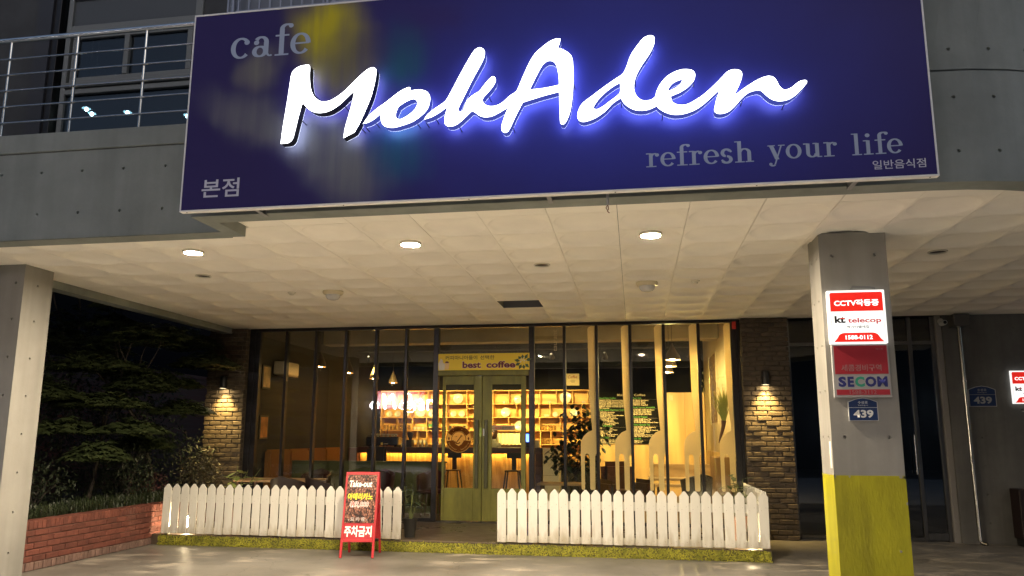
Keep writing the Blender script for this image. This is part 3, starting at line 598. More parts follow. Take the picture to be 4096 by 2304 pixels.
def shrub(label, base, rx, ry, rz, n, size, seed, m, name='garden_shrub', group=None, aspect=.4):
    rg = random.Random(seed); t = thing(name, label, 'shrub', base, group=group); st = MB(); lf = MB(); B = Vector(base)
    for k in range(9):
        a = rg.uniform(0, 6.283); e = Vector((rx*.7*math.cos(a)*rg.random(), ry*.7*math.sin(a)*rg.random(), rz*rg.uniform(.9, 1.7)))
        st.tube([B, B+e*.5+Vector((0, 0, .05)), B+e], [.008, .006, .003], 5)
    for k in range(n):
        u, v, w = rg.gauss(0, 1), rg.gauss(0, 1), rg.gauss(0, 1); L = (u*u+v*v+w*w)**.5; q = rg.random()**.4
        leaf_cloud(lf, [B+Vector((rx*u/L*q, ry*v/L*q, rz+rz*w/L*q))], size, rg, aspect)
    part('stem', st, bark, t); part('foliage', lf, m, t)
shrub('dense dark shrub low against the left column', (-8.0, 9.3, .5), .55, .6, .38, 900, .07, 1, leafd)
shrub('dark shrub at the foot of the layered maple', (-8.2, 10.6, .5), .6, .5, .36, 900, .07, 2, leafd)
shrub('reddish low shrub at the foot of the bent maple', (-7.75, 11.4, .5), .35, .4, .26, 500, .06, 3, mat('red_leaf', (.1, .035, .03), .6))
shrub('nandina with warm lit leaves leaning over the brick pier', (-7.12, 11.9, .5), .36, .36, .4, 800, .075, 4, leafn, 'nandina_bush', aspect=.36)
shrub('big dark evergreen mass filling the garden corner', (-8.6, 11.6, .5), 1.1, 1.2, 1.25, 3600, .09, 11, leafd)
shrub('dark evergreen bush high behind the layered maple', (-8.9, 9.9, .5), .9, 1.0, 1.35, 3200, .09, 12, leafd)
shrub('dark bushy shrub between the two maples', (-7.7, 10.85, .5), .42, .5, .5, 1300, .075, 13, leafd)
shrub('dark tall shrub behind the nandina by the pier', (-7.75, 12.5, .5), .6, .5, .6, 900, .08, 6, leafd)
rg = random.Random(8); gb = MB()
for k in range(2600):
    b = Vector((-7.14-abs(rg.gauss(0, .35)), rg.uniform(7.9, 12.4), .5)); a = rg.uniform(0, 6.283); h = rg.uniform(.12, .26); o = Vector((math.cos(a), math.sin(a), 0)); sd = Vector((-o.y, o.x, 0))*.005
    p1 = b+o*h*.25+Vector((0, 0, h*.8)); p2 = b+o*h*.8+Vector((0, 0, h*.55))
    gb.add([b-sd, b+sd, p1+sd, p1-sd, p2], [(0,1,2,3), (3,2,4)])
tag(part('border_grass', gb, mat('liriope', (.014, .022, .008), .5, col2=(.03, .042, .015), scale=5)), kind='stuff')

# ---------------------------------------------------------------- right hand wall and entrance
rw = thing('side_wall', 'dark concrete wall right of the glass entrance with steel pipe', 'wall', (6.5, 12.9, 0))
mb = MB(); holed(mb, 4.80, 9.0, 0, 3.47, 12.8, [(5.2+.6*i, .3+.42*j) for i in range(6) for j in range(8)])
mb.box(4.801, 9, 12.83, 13.1, 0.001, 3.47)
part('wall_face', mb, mat('side_concrete', (0.15, 0.147, 0.138), 0.8, var=0.2, scale=2, bump=.1, streak=.25), rw)
en = thing('glass_entrance', 'dark glass entrance with stainless frames behind the yellow based column', 'entrance', (3.6, 12.95, 0))
fr = lambda x0, x1, z0, z1, nm='frame', y=12.92, d=.07: part(nm, MB().cbox(x0, x1, y, y+d, z0, z1, .004), steel_b, en)
steel_b = mat('brushed_steel_frame', (0.2, 0.2, 0.2), 0.3, metal=1.0, var=.1, scale=20, stretch=(1, 1, .1))
for x in (2.46, 3.42, 4.315, 4.66): fr(x, x+.055, .0, 3.45, 'stile')
fr(2.52, 3.42, 3.02, 3.07, 'transom'); fr(3.48, 4.315, 3.02, 3.07, 'transom'); fr(4.375, 4.66, 3.02, 3.07, 'transom')
fr(4.375, 4.655, .02, .13, 'kick_plate'); fr(2.52, 3.42, .0, .06, 'sill'); fr(3.48, 4.31, 0, .06, 'sill')
part('jamb', MB().cbox(4.72, 4.8, 12.86, 13.05, 0, 3.46, .004), mat('grey_jamb', (.22, .21, .2), .6), en)
dk_glass = glass_mat('tinted_glass', (0.35, 0.38, 0.4), 0.09)
for a, b in ((2.515, 3.42), (3.475, 4.315), (4.37, 4.66)):
    part('pane', MB().box(a, b, 12.955, 12.965, .06, 3.02), dk_glass, en); part('pane', MB().box(a, b, 12.955, 12.965, 3.07, 3.45), dk_glass, en)
part('pull_handle', MB().tube([(4.27, 12.87, 1.0), (4.27, 12.87, 1.6)], .014, 10), steel, en, smooth=40)
struct('lobby', MB().box(2.4, 5.5, 17, 17.1, 0, 3.5).box(2.45, 2.5, 13.1, 17, 0, 3.5).box(5.2, 5.25, 13.1, 17, 0, 3.5).box(2.4, 5.3, 13.1, 17, 3.45, 3.5), mat('lobby_dark', (.05, .05, .055), .6))
ll = thing('added_lobby_lamp', 'small white lamp added to light the dark glass entrance', 'lamp', (4.18, 16, 2.2))  # lamp added to lighten the dark lobby a little
part('housing', MB().lathe([(.05, .06), (.06, 0)], (4.18, 16, 2.2), 12), black_soft, ll); part('bulb', MB().lathe([(.045, -.002), (.03, -.03), (.005, -.04)], (4.18, 16, 2.2), 12), emit_mat('lobby_bulb', (.9, .95, 1), 90), ll)
# ================================================================== MAIN SIGN
sg = thing('cafe_signboard', 'wide dark blue cafe signboard with glowing white script letters', 'signboard', (-.74, 5.45, 3.33))
def sign_print_and_glow():
    m = bpy.data.materials.new('sign_panel_print_glow'); m.use_nodes = True
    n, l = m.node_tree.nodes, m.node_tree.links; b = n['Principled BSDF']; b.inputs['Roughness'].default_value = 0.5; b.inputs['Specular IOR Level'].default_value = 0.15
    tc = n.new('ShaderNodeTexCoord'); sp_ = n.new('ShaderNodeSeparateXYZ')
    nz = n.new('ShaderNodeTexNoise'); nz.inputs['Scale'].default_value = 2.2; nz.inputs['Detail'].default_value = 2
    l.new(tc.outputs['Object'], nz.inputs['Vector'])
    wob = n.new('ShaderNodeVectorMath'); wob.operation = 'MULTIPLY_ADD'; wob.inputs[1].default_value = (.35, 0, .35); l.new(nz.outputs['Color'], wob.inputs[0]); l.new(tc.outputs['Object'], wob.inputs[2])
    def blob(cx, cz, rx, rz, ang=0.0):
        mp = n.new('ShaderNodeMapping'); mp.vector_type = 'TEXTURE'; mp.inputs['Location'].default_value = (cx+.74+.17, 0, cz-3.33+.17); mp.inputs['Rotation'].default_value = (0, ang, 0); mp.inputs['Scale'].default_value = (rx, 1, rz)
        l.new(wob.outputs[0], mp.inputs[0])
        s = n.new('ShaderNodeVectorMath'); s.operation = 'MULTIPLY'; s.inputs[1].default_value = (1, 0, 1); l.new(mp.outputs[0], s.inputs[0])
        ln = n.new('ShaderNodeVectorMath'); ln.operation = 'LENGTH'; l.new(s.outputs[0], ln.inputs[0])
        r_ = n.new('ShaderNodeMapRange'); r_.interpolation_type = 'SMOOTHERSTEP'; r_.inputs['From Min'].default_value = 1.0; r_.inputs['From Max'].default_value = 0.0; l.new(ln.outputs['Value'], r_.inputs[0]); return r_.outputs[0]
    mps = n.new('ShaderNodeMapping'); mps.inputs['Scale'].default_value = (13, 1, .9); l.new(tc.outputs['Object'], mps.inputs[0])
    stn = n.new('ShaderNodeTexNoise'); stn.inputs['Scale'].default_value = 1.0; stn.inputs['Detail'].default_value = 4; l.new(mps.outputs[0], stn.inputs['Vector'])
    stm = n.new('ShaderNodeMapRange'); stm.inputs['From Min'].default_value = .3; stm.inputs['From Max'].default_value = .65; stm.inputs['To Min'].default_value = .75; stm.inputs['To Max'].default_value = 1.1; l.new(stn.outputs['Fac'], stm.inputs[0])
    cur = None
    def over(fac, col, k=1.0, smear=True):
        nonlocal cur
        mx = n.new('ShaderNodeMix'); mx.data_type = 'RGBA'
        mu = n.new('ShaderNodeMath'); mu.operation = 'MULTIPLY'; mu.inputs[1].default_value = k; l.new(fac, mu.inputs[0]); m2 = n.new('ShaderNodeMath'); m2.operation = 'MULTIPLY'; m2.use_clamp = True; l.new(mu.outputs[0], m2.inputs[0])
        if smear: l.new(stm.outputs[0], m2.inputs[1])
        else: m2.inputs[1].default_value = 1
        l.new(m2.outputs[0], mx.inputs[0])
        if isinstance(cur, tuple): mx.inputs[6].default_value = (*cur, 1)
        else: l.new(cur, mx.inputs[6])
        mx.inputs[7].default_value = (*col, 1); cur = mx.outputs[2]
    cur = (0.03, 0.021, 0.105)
    over(blob(-.1, 4.15, 3.2, 1.9), (0.042, 0.05, 0.34), 1.0, False)  # the letters' blue bloom, painted into the panel colour
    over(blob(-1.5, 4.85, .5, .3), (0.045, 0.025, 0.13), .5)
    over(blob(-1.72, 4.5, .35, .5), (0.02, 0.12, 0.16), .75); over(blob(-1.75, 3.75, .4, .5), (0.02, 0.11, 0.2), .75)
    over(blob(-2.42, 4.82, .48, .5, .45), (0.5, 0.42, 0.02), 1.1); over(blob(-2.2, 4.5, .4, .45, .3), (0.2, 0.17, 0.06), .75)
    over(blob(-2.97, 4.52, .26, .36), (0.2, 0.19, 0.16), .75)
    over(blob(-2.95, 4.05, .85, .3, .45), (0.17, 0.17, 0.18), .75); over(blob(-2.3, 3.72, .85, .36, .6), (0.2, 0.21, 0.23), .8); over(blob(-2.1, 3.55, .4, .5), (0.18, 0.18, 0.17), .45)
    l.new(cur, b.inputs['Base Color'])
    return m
SY = 5.42
part('panel', MB().box(-3.572, 2.092, SY, SY+.012, 3.34, 5.035), sign_print_and_glow(), sg)
frm = mat('sign_frame_alu', (0.82, 0.8, 0.76), 0.5)
part('frame_bottom', MB().cbox(-3.585, 2.105, SY-.003, SY+.05, 3.326, 3.3395, .002), frm, sg)
part('frame_top', MB().cbox(-3.585, 2.105, SY-.003, SY+.05, 5.0355, 5.05, .002), frm, sg)
part('frame_side', MB().cbox(-3.585, -3.5725, SY-.003, SY+.05, 3.3398, 5.0352, .002), frm, sg)
part('frame_side', MB().cbox(2.0925, 2.105, SY-.003, SY+.05, 3.3398, 5.0352, .002), frm, sg)
part('back_sheet', MB().box(-3.57, 2.09, SY+.04, SY+.045, 3.345, 5.03), mat('back_sheet', (.3, .3, .3), .5, metal=.8), sg)
for x in (-2.99, -.62, 1.57):
    part('bracket', MB().box(x, x+.035, SY+.02, 5.70, 3.343, 3.348).box(x, x+.004, SY+.02, 5.664, 3.348, 3.40).box(x, x+.035, 5.655, 5.664, 3.348, 3.43), mat('galvanised', (.22, .22, .22), .6), sg)
for x in (-3.53, -2.2, -1.2, -.1, .9, 2.05):
    part('rivet', MB().lathe([(.006, 0), (.005, -.003)], (x, SY+.02, 3.3262), 8), dark_metal, sg)
halo = emit_mat('letter_bloom_glow', (0.7, 0.78, 1.0), 2.1)  # added glow behind the letters, stands for lens bloom
acr = emit_mat('letter_face_acrylic', (0.93, 0.96, 1.0), 2.6)
side_m = mat('letter_return', (0.012, 0.012, 0.02), 0.45); side_lit = mat('letter_return_glow', (.03, .04, .16), .5, emit=(.1, .14, .8), estr=.14)  # blue glow put into the other letters' sides so they melt into the bloom
for key, nm in (('m', 'letter_m'), ('o', 'letter_o'), ('ka', 'letter_ka'), ('den', 'letter_den')):
    loops = [catmull(lp, 5) for lp in SIGN_OUTLINES[key]]
    me = outline_mesh(loops, extrude=0.0365); me.transform(FACE)
    for p in me.polygons: p.use_smooth = False
    me.materials.append(side_m if key == 'm' else side_lit); me.transform(Matrix.Translation(Vector((0, 5.3085, 0))-wloc(sg)))
    lt = bpy.data.objects.new(nm, me); COL.objects.link(lt); lt.parent = sg
    f = outline_mesh(loops); letter('lit_face', f, acr, lt, 0, 5.2705, 0)
    # letters stand off the panel; added glowing backs imitate lens bloom on it
    h = outline_mesh(loops); h.transform(Matrix.Diagonal((1, 1, -1, 1))); letter('bloom_glow', h, halo, lt, 0, 5.3465, 0)
    for lp in loops[:1]:
        for q in lp[::37]: part('standoff', MB().tube([(q[0], 5.34, q[1]), (q[0], SY, q[1])], .004, 6), side_m, lt)
# hand cut serif lettering
def serif_glyphs():
    G = {}
    class Gl:
        def __init__(s, w): s.p = []; s.w = w
        def rect(s, x0, x1, y0, y1): s.p.append([(x0, y0), (x1, y0), (x1, y1), (x0, y1)]); return s
        def ball(s, x, y, r): s.p.append([(x+r*math.cos(t*.524), y+r*math.sin(t*.524)) for t in range(12)]); return s
        def arc(s, cx, cy, rx, ry, a0, a1, wk=.105, wn=.045):
            N = max(6, int(abs(a1-a0)/12)); o_, i_ = [], []
            for k in range(N+1):
                a = R(a0+(a1-a0)*k/N); h = wn+(wk-wn)*abs(math.cos(a))**1.3; o_.append((cx+(rx+h)*math.cos(a), cy+(ry+h)*math.sin(a))); i_.append((cx+(rx-h)*math.cos(a), cy+(ry-h)*math.sin(a)))
            for k in range(N): s.p.append([o_[k], o_[k+1], i_[k+1], i_[k]])
            return s
        def diag(s, x0, y0, x1, y1, h): s.p.append([(x0-h, y0), (x0+h, y0), (x1+h, y1), (x1-h, y1)]); return s
    G['c'] = Gl(.86).arc(.45, .5, .34, .46, 42, 318).ball(.7, .76, .12)
    G['a'] = Gl(.92).rect(.52, .73, .1, .72).arc(.4, .7, .23, .25, 0, 150, .1).ball(.2, .7, .115).arc(.36, .27, .24, .23, 0, 360, .1, .04).arc(.8, .14, .1, .1, 180, 320, .05, .035)
    G['f'] = Gl(.62).rect(.2, .41, .05, 1.28).arc(.53, 1.27, .23, .2, 50, 180, .1).ball(.68, 1.4, .105).rect(.03, .62, .92, 1.0).rect(.03, .62, 0, .075)
    G['e'] = Gl(.86).arc(.44, .5, .33, .46, 0, 322).rect(.15, .8, .48, .555)
    G['r'] = Gl(.78).rect(.2, .41, .05, .98).rect(.03, .61, 0, .075).rect(.03, .3, .92, 1.0).arc(.56, .72, .22, .23, 80, 175, .07).ball(.66, .85, .12)
    G['s'] = Gl(.74).arc(.36, .73, .22, .24, 30, 260, .1, .07).arc(.36, .26, .24, .23, -150, 85, .1, .07).ball(.6, .82, .07).ball(.13, .2, .07)
    G['h'] = Gl(1.08).rect(.18, .39, .05, 1.5).rect(.02, .55, 0, .075).rect(.02, .28, 1.43, 1.5).arc(.56, .66, .26, .28, 0, 165, .1).rect(.71, .92, .05, .67).rect(.6, 1.06, 0, .075)
    G['y'] = Gl(.95).diag(.2, .97, .52, .0, .12).diag(.78, .97, .38, -.36, .045).rect(0, .42, .93, 1.0).rect(.6, .98, .93, 1.0).arc(.25, -.34, .13, .1, 190, 340, .06).ball(.14, -.32, .1)
    G['o'] = Gl(.92).arc(.45, .5, .34, .46, 0, 360)
    G['u'] = Gl(1.06).rect(.17, .38, .3, .98).rect(.02, .28, .92, 1.0).arc(.5, .33, .23, .28, 180, 345, .1).rect(.68, .89, .05, .98).rect(.55, .78, .92, 1.0).rect(.78, 1.04, 0, .075)
    G['l'] = Gl(.58).rect(.18, .39, .05, 1.5).rect(.02, .56, 0, .075).rect(.02, .28, 1.43, 1.5)
    G['i'] = Gl(.58).rect(.18, .39, .05, .98).rect(.02, .56, 0, .075).rect(.02, .28, .92, 1.0).ball(.28, 1.33, .135)
    return G
SG = serif_glyphs()
def serif_text(name, body, x, y, z, xh, m, parent, width=None, gap=.06):
    adv = []; w = 0
    for ch in body: adv.append(w); w += (.5 if ch == ' ' else SG[ch].w+gap)
    k = xh if width is None else width/(w-gap)
    mb = MB(); layer = 0
    for ch, a in zip(body, adv):
        if ch == ' ': continue
        for poly in SG[ch].p:
            layer = (layer+1) % 40; yy = y-.0004-layer*.00004
            mb.add([(x+(a+px)*k, yy, z+pz*xh) for px, pz in poly], [tuple(range(len(poly)))])
    return part(name, mb, m, parent)
let_m = mat('vinyl_letter', (0.34, 0.4, 0.52), 0.5)
kor_m = mat('vinyl_letter_pale', (0.55, 0.55, 0.62), 0.5)
serif_text('lettering', 'cafe', -3.235, SY, 4.622, .185, let_m, sg, .70)
serif_text('lettering', 'refresh', .125, SY, 3.497, .107, let_m, sg, .765)
serif_text('lettering', 'your', .985, SY, 3.506, .107, let_m, sg, .47)
serif_text('lettering', 'life', 1.55, SY, 3.505, .107, let_m, sg, .335)
letter('lettering', fit_text('본점', .325, .155, bold=.012), kor_m, sg, -3.403, SY-.001, 3.437)
letter('lettering', fit_text('일반음식점', .345, .066, bold=.008), kor_m, sg, 1.68, SY-.001, 3.393)
# short cable dangling under the sign
cb = thing('dangling_cable', 'short grey conduit with cut wires hanging under the signboard', 'cable', (.0, 5.6, 3.35))
part('conduit', MB().tube([(-.16, 5.56, 3.355), (-.16, 5.57, 3.27)], .011, 8), mat('grey_conduit', (.4, .4, .4), .5), cb, smooth=40)
part('wire', MB().tube([(-.16, 5.57, 3.27), (-.155, 5.575, 3.24), (-.165, 5.575, 3.225), (-.15, 5.575, 3.21)], .004, 6).tube([(-.163, 5.57, 3.27), (-.175, 5.575, 3.25), (-.165, 5.575, 3.235)], .003, 6), mat('red_wire', (.2, .05, .03), .5), cb)

# ================================================================== BALCONY RAIL, UPPER WINDOW, GRILLE
rl = thing('balcony_railing', 'stainless steel balcony railing with five thin horizontal bars', 'railing', (-5, 6.23, 4.41))
part('handrail', MB().tube([(-9.4, 6.23, 5.483), (-3.66, 6.23, 5.483)], .025, 14), steel, rl, smooth=40)
for k in range(8):
    x = -3.87-.752*k; part('post', MB().tube([(x, 6.235, 4.412), (x, 6.235, 5.46)], .0145, 10), steel, rl, smooth=40)
for z in (5.27, 5.1, 4.93, 4.759, 4.588): part('bar', MB().tube([(-9.4, 6.215, z), (-3.67, 6.215, z)], .0085, 8), steel, rl, smooth=40)
uw = thing('balcony_window', 'large aluminium framed window behind the balcony railing', 'window', (-6.6, 8.5, 4.2))
alu = mat('window_aluminium', (.13, .138, .135), .5)
blue_glass = glass_mat('upper_glass', (.5, .58, .66), .045)
def wf(n_, x0, x1, z0, z1, y=8.47, d=.08, m=alu): return part(n_, MB().cbox(x0, x1, y, y+d, z0, z1, .005), m, uw)
wf('stile', -7.72, -7.62, 4.2, 7.9, m=dark_metal); wf('stile', -7.5, -7.43, 4.2, 7.9); wf('stile', -5.6, -5.5, 4.2, 7.9)
wf('lintel', -7.43, -5.6, 6.92, 7.03); wf('lintel', -7.43, -5.6, 7.42, 7.5)
wf('sash_rail', -7.38, -5.6, 6.2, 6.27); wf('sash_rail', -7.38, -5.6, 6.83, 6.9); wf('sash_stile', -7.38, -7.31, 6.27, 6.83); wf('sash_stile', -6.6, -6.53, 6.27, 6.83, 8.46); wf('sash_stile', -5.69, -5.62, 6.27, 6.83)
wf('sill', -7.43, -5.6, 6.12, 6.19, 8.44, .12); wf('sill_lower', -7.43, -5.6, 6.03, 6.1, 8.46)
part('spandrel_panel', MB().box(-7.43, -5.6, 8.5, 8.52, 7.03, 7.42), mat('grey_panel', (.05, .055, .06), .5), uw)
for a, b, c, d in ((-7.31, -6.6, 6.27, 6.83), (-6.53, -5.69, 6.27, 6.83), (-7.43, -5.6, 4.2, 6.03)): part('pane', MB().box(a, b, 8.51, 8.52, c, d), blue_glass, uw)
UL = [(-7.847, 6.274), (-7.75, 6.192), (-7.17, 6.17), (-6.21, 6.054)]
for k, (x, y_, z, lab) in enumerate(((UL[0][0], 9.4, UL[0][1], 'tiny bright ceiling lamp at the left of the upper window room'), (UL[1][0], 9.4, UL[1][1], 'tiny bright lamp hanging just below the leftmost upper room lamp'), (UL[2][0], 9.4, UL[2][1], 'bright lamp cluster in the middle of the upper window room'), (UL[3][0], 9.4, UL[3][1], 'bright lamp in the upper room seen against the signboard edge'))):
    t = thing('upper_room_lamp', lab, 'lamp', (x, y_, z), group='lamps in the upper room')
    part('rod', MB().tube([(x, y_, z+.03), (x, y_, 7.85)], .004, 6), black_soft, t)
    part('bulb', MB().lathe([(.008, .035), (.026, .01), (.026, -.015), (.008, -.035)], (x, y_, z), 10), emit_mat('upper_bulb', (.8, 1, .95), 7), t, smooth=60)
    part('shade', MB().lathe([(.01, .045), (.05, .03), (.06, .01)], (x, y_, z), 12, cap=False), mat('pale_shade', (.4, .5, .5), .4), t)
gr = thing('roof_grille', 'grey metal bar grille standing on the spandrel above the signboard', 'grille', (-2.2, 5.76, 5.08))
gm = mat('grille_metal', (.3, .32, .38), .45, metal=.4)
part('bottom_rail', MB().cbox(-3.42, -2.56, 5.75, 5.77, 5.255, 5.275, .003), gm, gr); part('bottom_rail', MB().cbox(-2.53, .8, 5.75, 5.77, 5.262, 5.282, .003), gm, gr)
part('kerb', MB().cbox(-3.6, 1.2, 5.72, 5.85, 5.081, 5.13, .004), concrete, gr)
part('top_rail', MB().cbox(-3.6, .8, 5.75, 5.77, 5.75, 5.775, .003), gm, gr)
for k in range(42): part('bar', MB().box(-3.5+.1*k, -3.485+.1*k, 5.755, 5.767, 5.13, 5.76), gm, gr)
for x in (-3.45, -2.56): part('post', MB().cbox(x, x+.022, 5.74, 5.79, 5.13, 5.8, .003), gm, gr)
part('back_panel', MB().box(-3.55, 1.2, 5.86, 5.88, 5.13, 5.9), mat('grille_panel', (.16, .18, .22), .5), gr)

# ================================================================== SOFFIT FIXTURES
trim_m = mat('downlight_trim', (.6, .57, .48), .35); bulb_lit = emit_mat('downlight_bulb', (1.0, .83, .6), 1350.0)
ZD = ZC+.037
for (x, lab) in ((-4.605, 'lit round downlight nearest the left column'), (-2.205, 'lit round downlight in the middle of the three glowing ones'), (.195, 'lit round downlight nearest the sign column')):
    t = thing('downlight', lab, 'downlight', (x, 7.266, ZD), group='lit recessed downlights'); c = (x, 7.266, ZD)
    part('trim', MB().lathe([(.108, .0), (.112, -.01), (.104, -.029), (.094, -.029), (.09, .0)], c, 28, cap=False), trim_m, t, smooth=40)
    part('bulb', MB().lathe([(.0885, -.014), (.08, -.017), (.05, -.0185), (.004, -.019)], c, 24), bulb_lit, t, smooth=60)
for (x, lab) in ((-5.205, 'unlit round downlight at the left of the soffit'), (-1.005, 'unlit round downlight in the middle of the soffit'), (3.195, 'unlit round downlight right of the sign column')):
    t = thing('unlit_downlight', lab, 'downlight', (x, 8.466, ZD), group='unlit recessed downlights'); c = (x, 8.466, ZD)
    part('trim', MB().lathe([(.094, .0), (.096, -.012), (.082, -.014), (.078, .0)], c, 28, cap=False), trim_m, t, smooth=40)
    part('reflector', MB().lathe([(.078, -.004), (.06, .004), (.02, .012), (.002, .014)], c, 24), mat('dark_reflector', (.09, .085, .08), .25, metal=.7), t, smooth=60)
for (x, lab) in ((-4.005, 'dome shaped sensor lamp on the soffit left of the hatch'), (.195, 'dome shaped sensor lamp on the soffit right of the hatch')):
    t = thing('sensor_lamp', lab, 'sensor lamp', (x, 9.666, ZD), group='dome sensor lamps'); c = (x, 9.666, ZD)
    part('base', MB().lathe([(.135, 0), (.14, -.02), (.125, -.05), (.1, -.055)], c, 28), mat('ivory_plastic', (.62, .55, .38), .4), t, smooth=40)
    part('dome', MB().lathe([(.1, -.055), (.095, -.085), (.075, -.11), (.04, -.122), (.003, -.125)], c, 28), mat('frosted_dome', (.6, .6, .6), .25), t, smooth=60)
for (x, lab) in ((-4.605, 'small round smoke detector left of the dome sensors'), (.795, 'small round smoke detector right of the dome sensors')):
    t = thing('smoke_detector', lab, 'detector', (x, 9.666, ZD), group='smoke detectors on the soffit'); c = (x, 9.666, ZD)
    part('base', MB().lathe([(.055, 0), (.055, -.012), (.045, -.018)], c, 20), mat('detector_white', (.7, .66, .56), .5), t, smooth=40); part('chamber', MB().lathe([(.03, -.018), (.028, -.04), (.01, -.045)], c, 16), mat('detector_white', (.7, .66, .56)), t, smooth=40)
# wall lights on the piers
wl_bulb = emit_mat('wall_light_lens', (1.0, .78, .4), 60.0)
def wall_light(x, lab):
    t = thing('wall_light', lab, 'wall light', (x, 12.55, 2.37), group='cylinder lights on the piers'); c = (x, 12.55, 2.37)
    part('shade', MB().lathe([(.058, .0), (.058, .2), (.05, .215), (.003, .216)], c, 24, cap=False), black_soft, t, smooth=40)
    part('lens', MB().lathe([(.054, .012), (.003, .01)], c, 20), wl_bulb, t)
    part('arm', MB().box(x-.02, x+.02, 12.6, 12.66, 2.44, 2.5), black_soft, t)
    ld = bpy.data.lights.new('beam', 'SPOT'); ld.energy = 120; ld.color = (1, .68, .22); ld.spot_size = R(84); ld.spot_blend = 1.0; ld.shadow_soft_size = .03
    lo = bpy.data.objects.new('beam', ld); COL.objects.link(lo); lo.parent = t; lo.location = (0, -.05, -.004); lo.rotation_euler = (R(14), 0, 0)
wall_light(-7.177, 'black cylinder wall light washing the left brick pier'); wall_light(2.046, 'black cylinder wall light washing the right brick pier')
# ================================================================== STOREFRONT
sf = thing('cafe_storefront', 'dark framed full height glass front of the cafe', 'storefront', (-2.5, YG, .148))
MX = [-6.674, -6.129, -5.569, -5.013, -4.451, -3.904, -3.361, -1.699, -1.144, -.603, -.045, .501, 1.062, 1.617]
hw = .024
for i, x in enumerate(MX):
    w = .045 if i in (0, 6, 7, 13) else hw
    part('mullion', MB().cbox(x-w, x+w, YG-.05, YG+.05, .15, 3.40, .004), dark_metal, sf)
part('head_frame', MB().cbox(-6.83, 1.715, YG-.055, YG+.055, 3.4005, 3.453, .004), dark_metal, sf)
part('end_post', MB().cbox(-6.828, -6.722, YG-.06, YG+.04, .15, 3.4, .004), dark_metal, sf)
part('end_post', MB().cbox(1.664, 1.713, YG-.06, YG+.04, .15, 3.4, .004), dark_metal, sf)
for i, (a, b) in enumerate(zip(MX, MX[1:])):
    if i == 6:
        part('pane', MB().box(a+.045, b-.045, YG-.005, YG+.005, 2.665, 3.4), pane_glass, sf); continue
    part('pane', MB().box(a+hw, b-hw, YG-.005, YG+.005, .2, 3.4), pane_glass, sf)
    part('sill', MB().cbox(a+hw+.001, b-hw-.001, YG-.04, YG+.04, .15, .2, .003), dark_metal, sf)
part('closer_box', MB().cbox(1.60, 1.662, YG-.09, YG-.052, 3.29, 3.41, .004), mat('red_box', (.5, .03, .02), .4), sf)
# door
green = mat('green_door_paint', (.13, .125, .018), .55, var=.35, scale=5, bump=.25, bscale=50, stretch=(1, 1, .3))
dr = thing('double_door', 'olive green wooden double door with tall glass panes', 'door', (-2.54, YG, .15))
part('header', MB().cbox(-3.313, -1.745, YG-.07, YG+.04, 2.575, 2.66, .006), green, dr)
part('threshold', MB().cbox(-3.3, -1.76, YG-.06, YG+.05, .149, .165, .003), steel_b, dr)
def leaf(x0, x1, gx0, gx1):
    lf = part('door_leaf', MB().cbox(x0, gx0, YG-.04, YG+.01, .17, 2.565, .004).cbox(gx1, x1, YG-.04, YG+.01, .17, 2.565, .004).cbox(gx0+.0005, gx1-.0005, YG-.039, YG+.009, .17, .70, .004).cbox(gx0+.0005, gx1-.0005, YG-.039, YG+.009, 2.425, 2.565, .004), green, dr)
    part('glass', MB().box(gx0, gx1, YG-.018, YG-.010, .70, 2.425), pane_glass, lf)
    return lf
l1 = leaf(-3.235, -2.546, -3.19, -2.69); l2 = leaf(-2.538, -1.80, -2.378, -1.878)
for x, lf in ((-2.625, l1), (-2.465, l2)): part('pull_handle', MB().cbox(x-.03, x+.03, YG-.085, YG-.06, .70, 1.83, .008).box(x-.01, x+.01, YG-.06, YG-.04, .85, .88).box(x-.01, x+.01, YG-.06, YG-.04, 1.65, 1.68), mat('handle_wood', (.045, .045, .012), .5, var=.3, scale=8), lf)
part('push_label', MB().box(-2.582, -2.548, YG-.0415, YG-.0402, 1.55, 1.70), mat('label_green', (.25, .35, .05), .5), l1)
part('pull_label', MB().box(-2.525, -2.487, YG-.0415, YG-.0402, 1.56, 1.68), mat('label_grey', (.45, .47, .5), .5), l2)
part('closer_glint', MB().cbox(-2.62, -2.56, YG-.045, YG-.041, 2.5665, 2.5745, .001), steel, dr)
# door notice
nt = thing('door_notice', 'small paper notice with red and black words on right door glass', 'notice', (-2.16, YG-.021, 1.68))
part('paper', MB().box(-2.375, -1.985, YG-.0215, YG-.0195, 1.655, 1.735), mat('kraft_paper', (.3, .22, .13), .7), nt)
letter('lettering', fit_text('힘차게', .105, .036, bold=.02), mat('red_ink', (.4, .02, .02), .6), nt, -2.32, YG-.0222, 1.675)
letter('lettering', fit_text('당겨주세요!', .17, .036, bold=.02), mat('black_ink', (.02, .015, .01), .6), nt, -2.20, YG-.0222, 1.675)
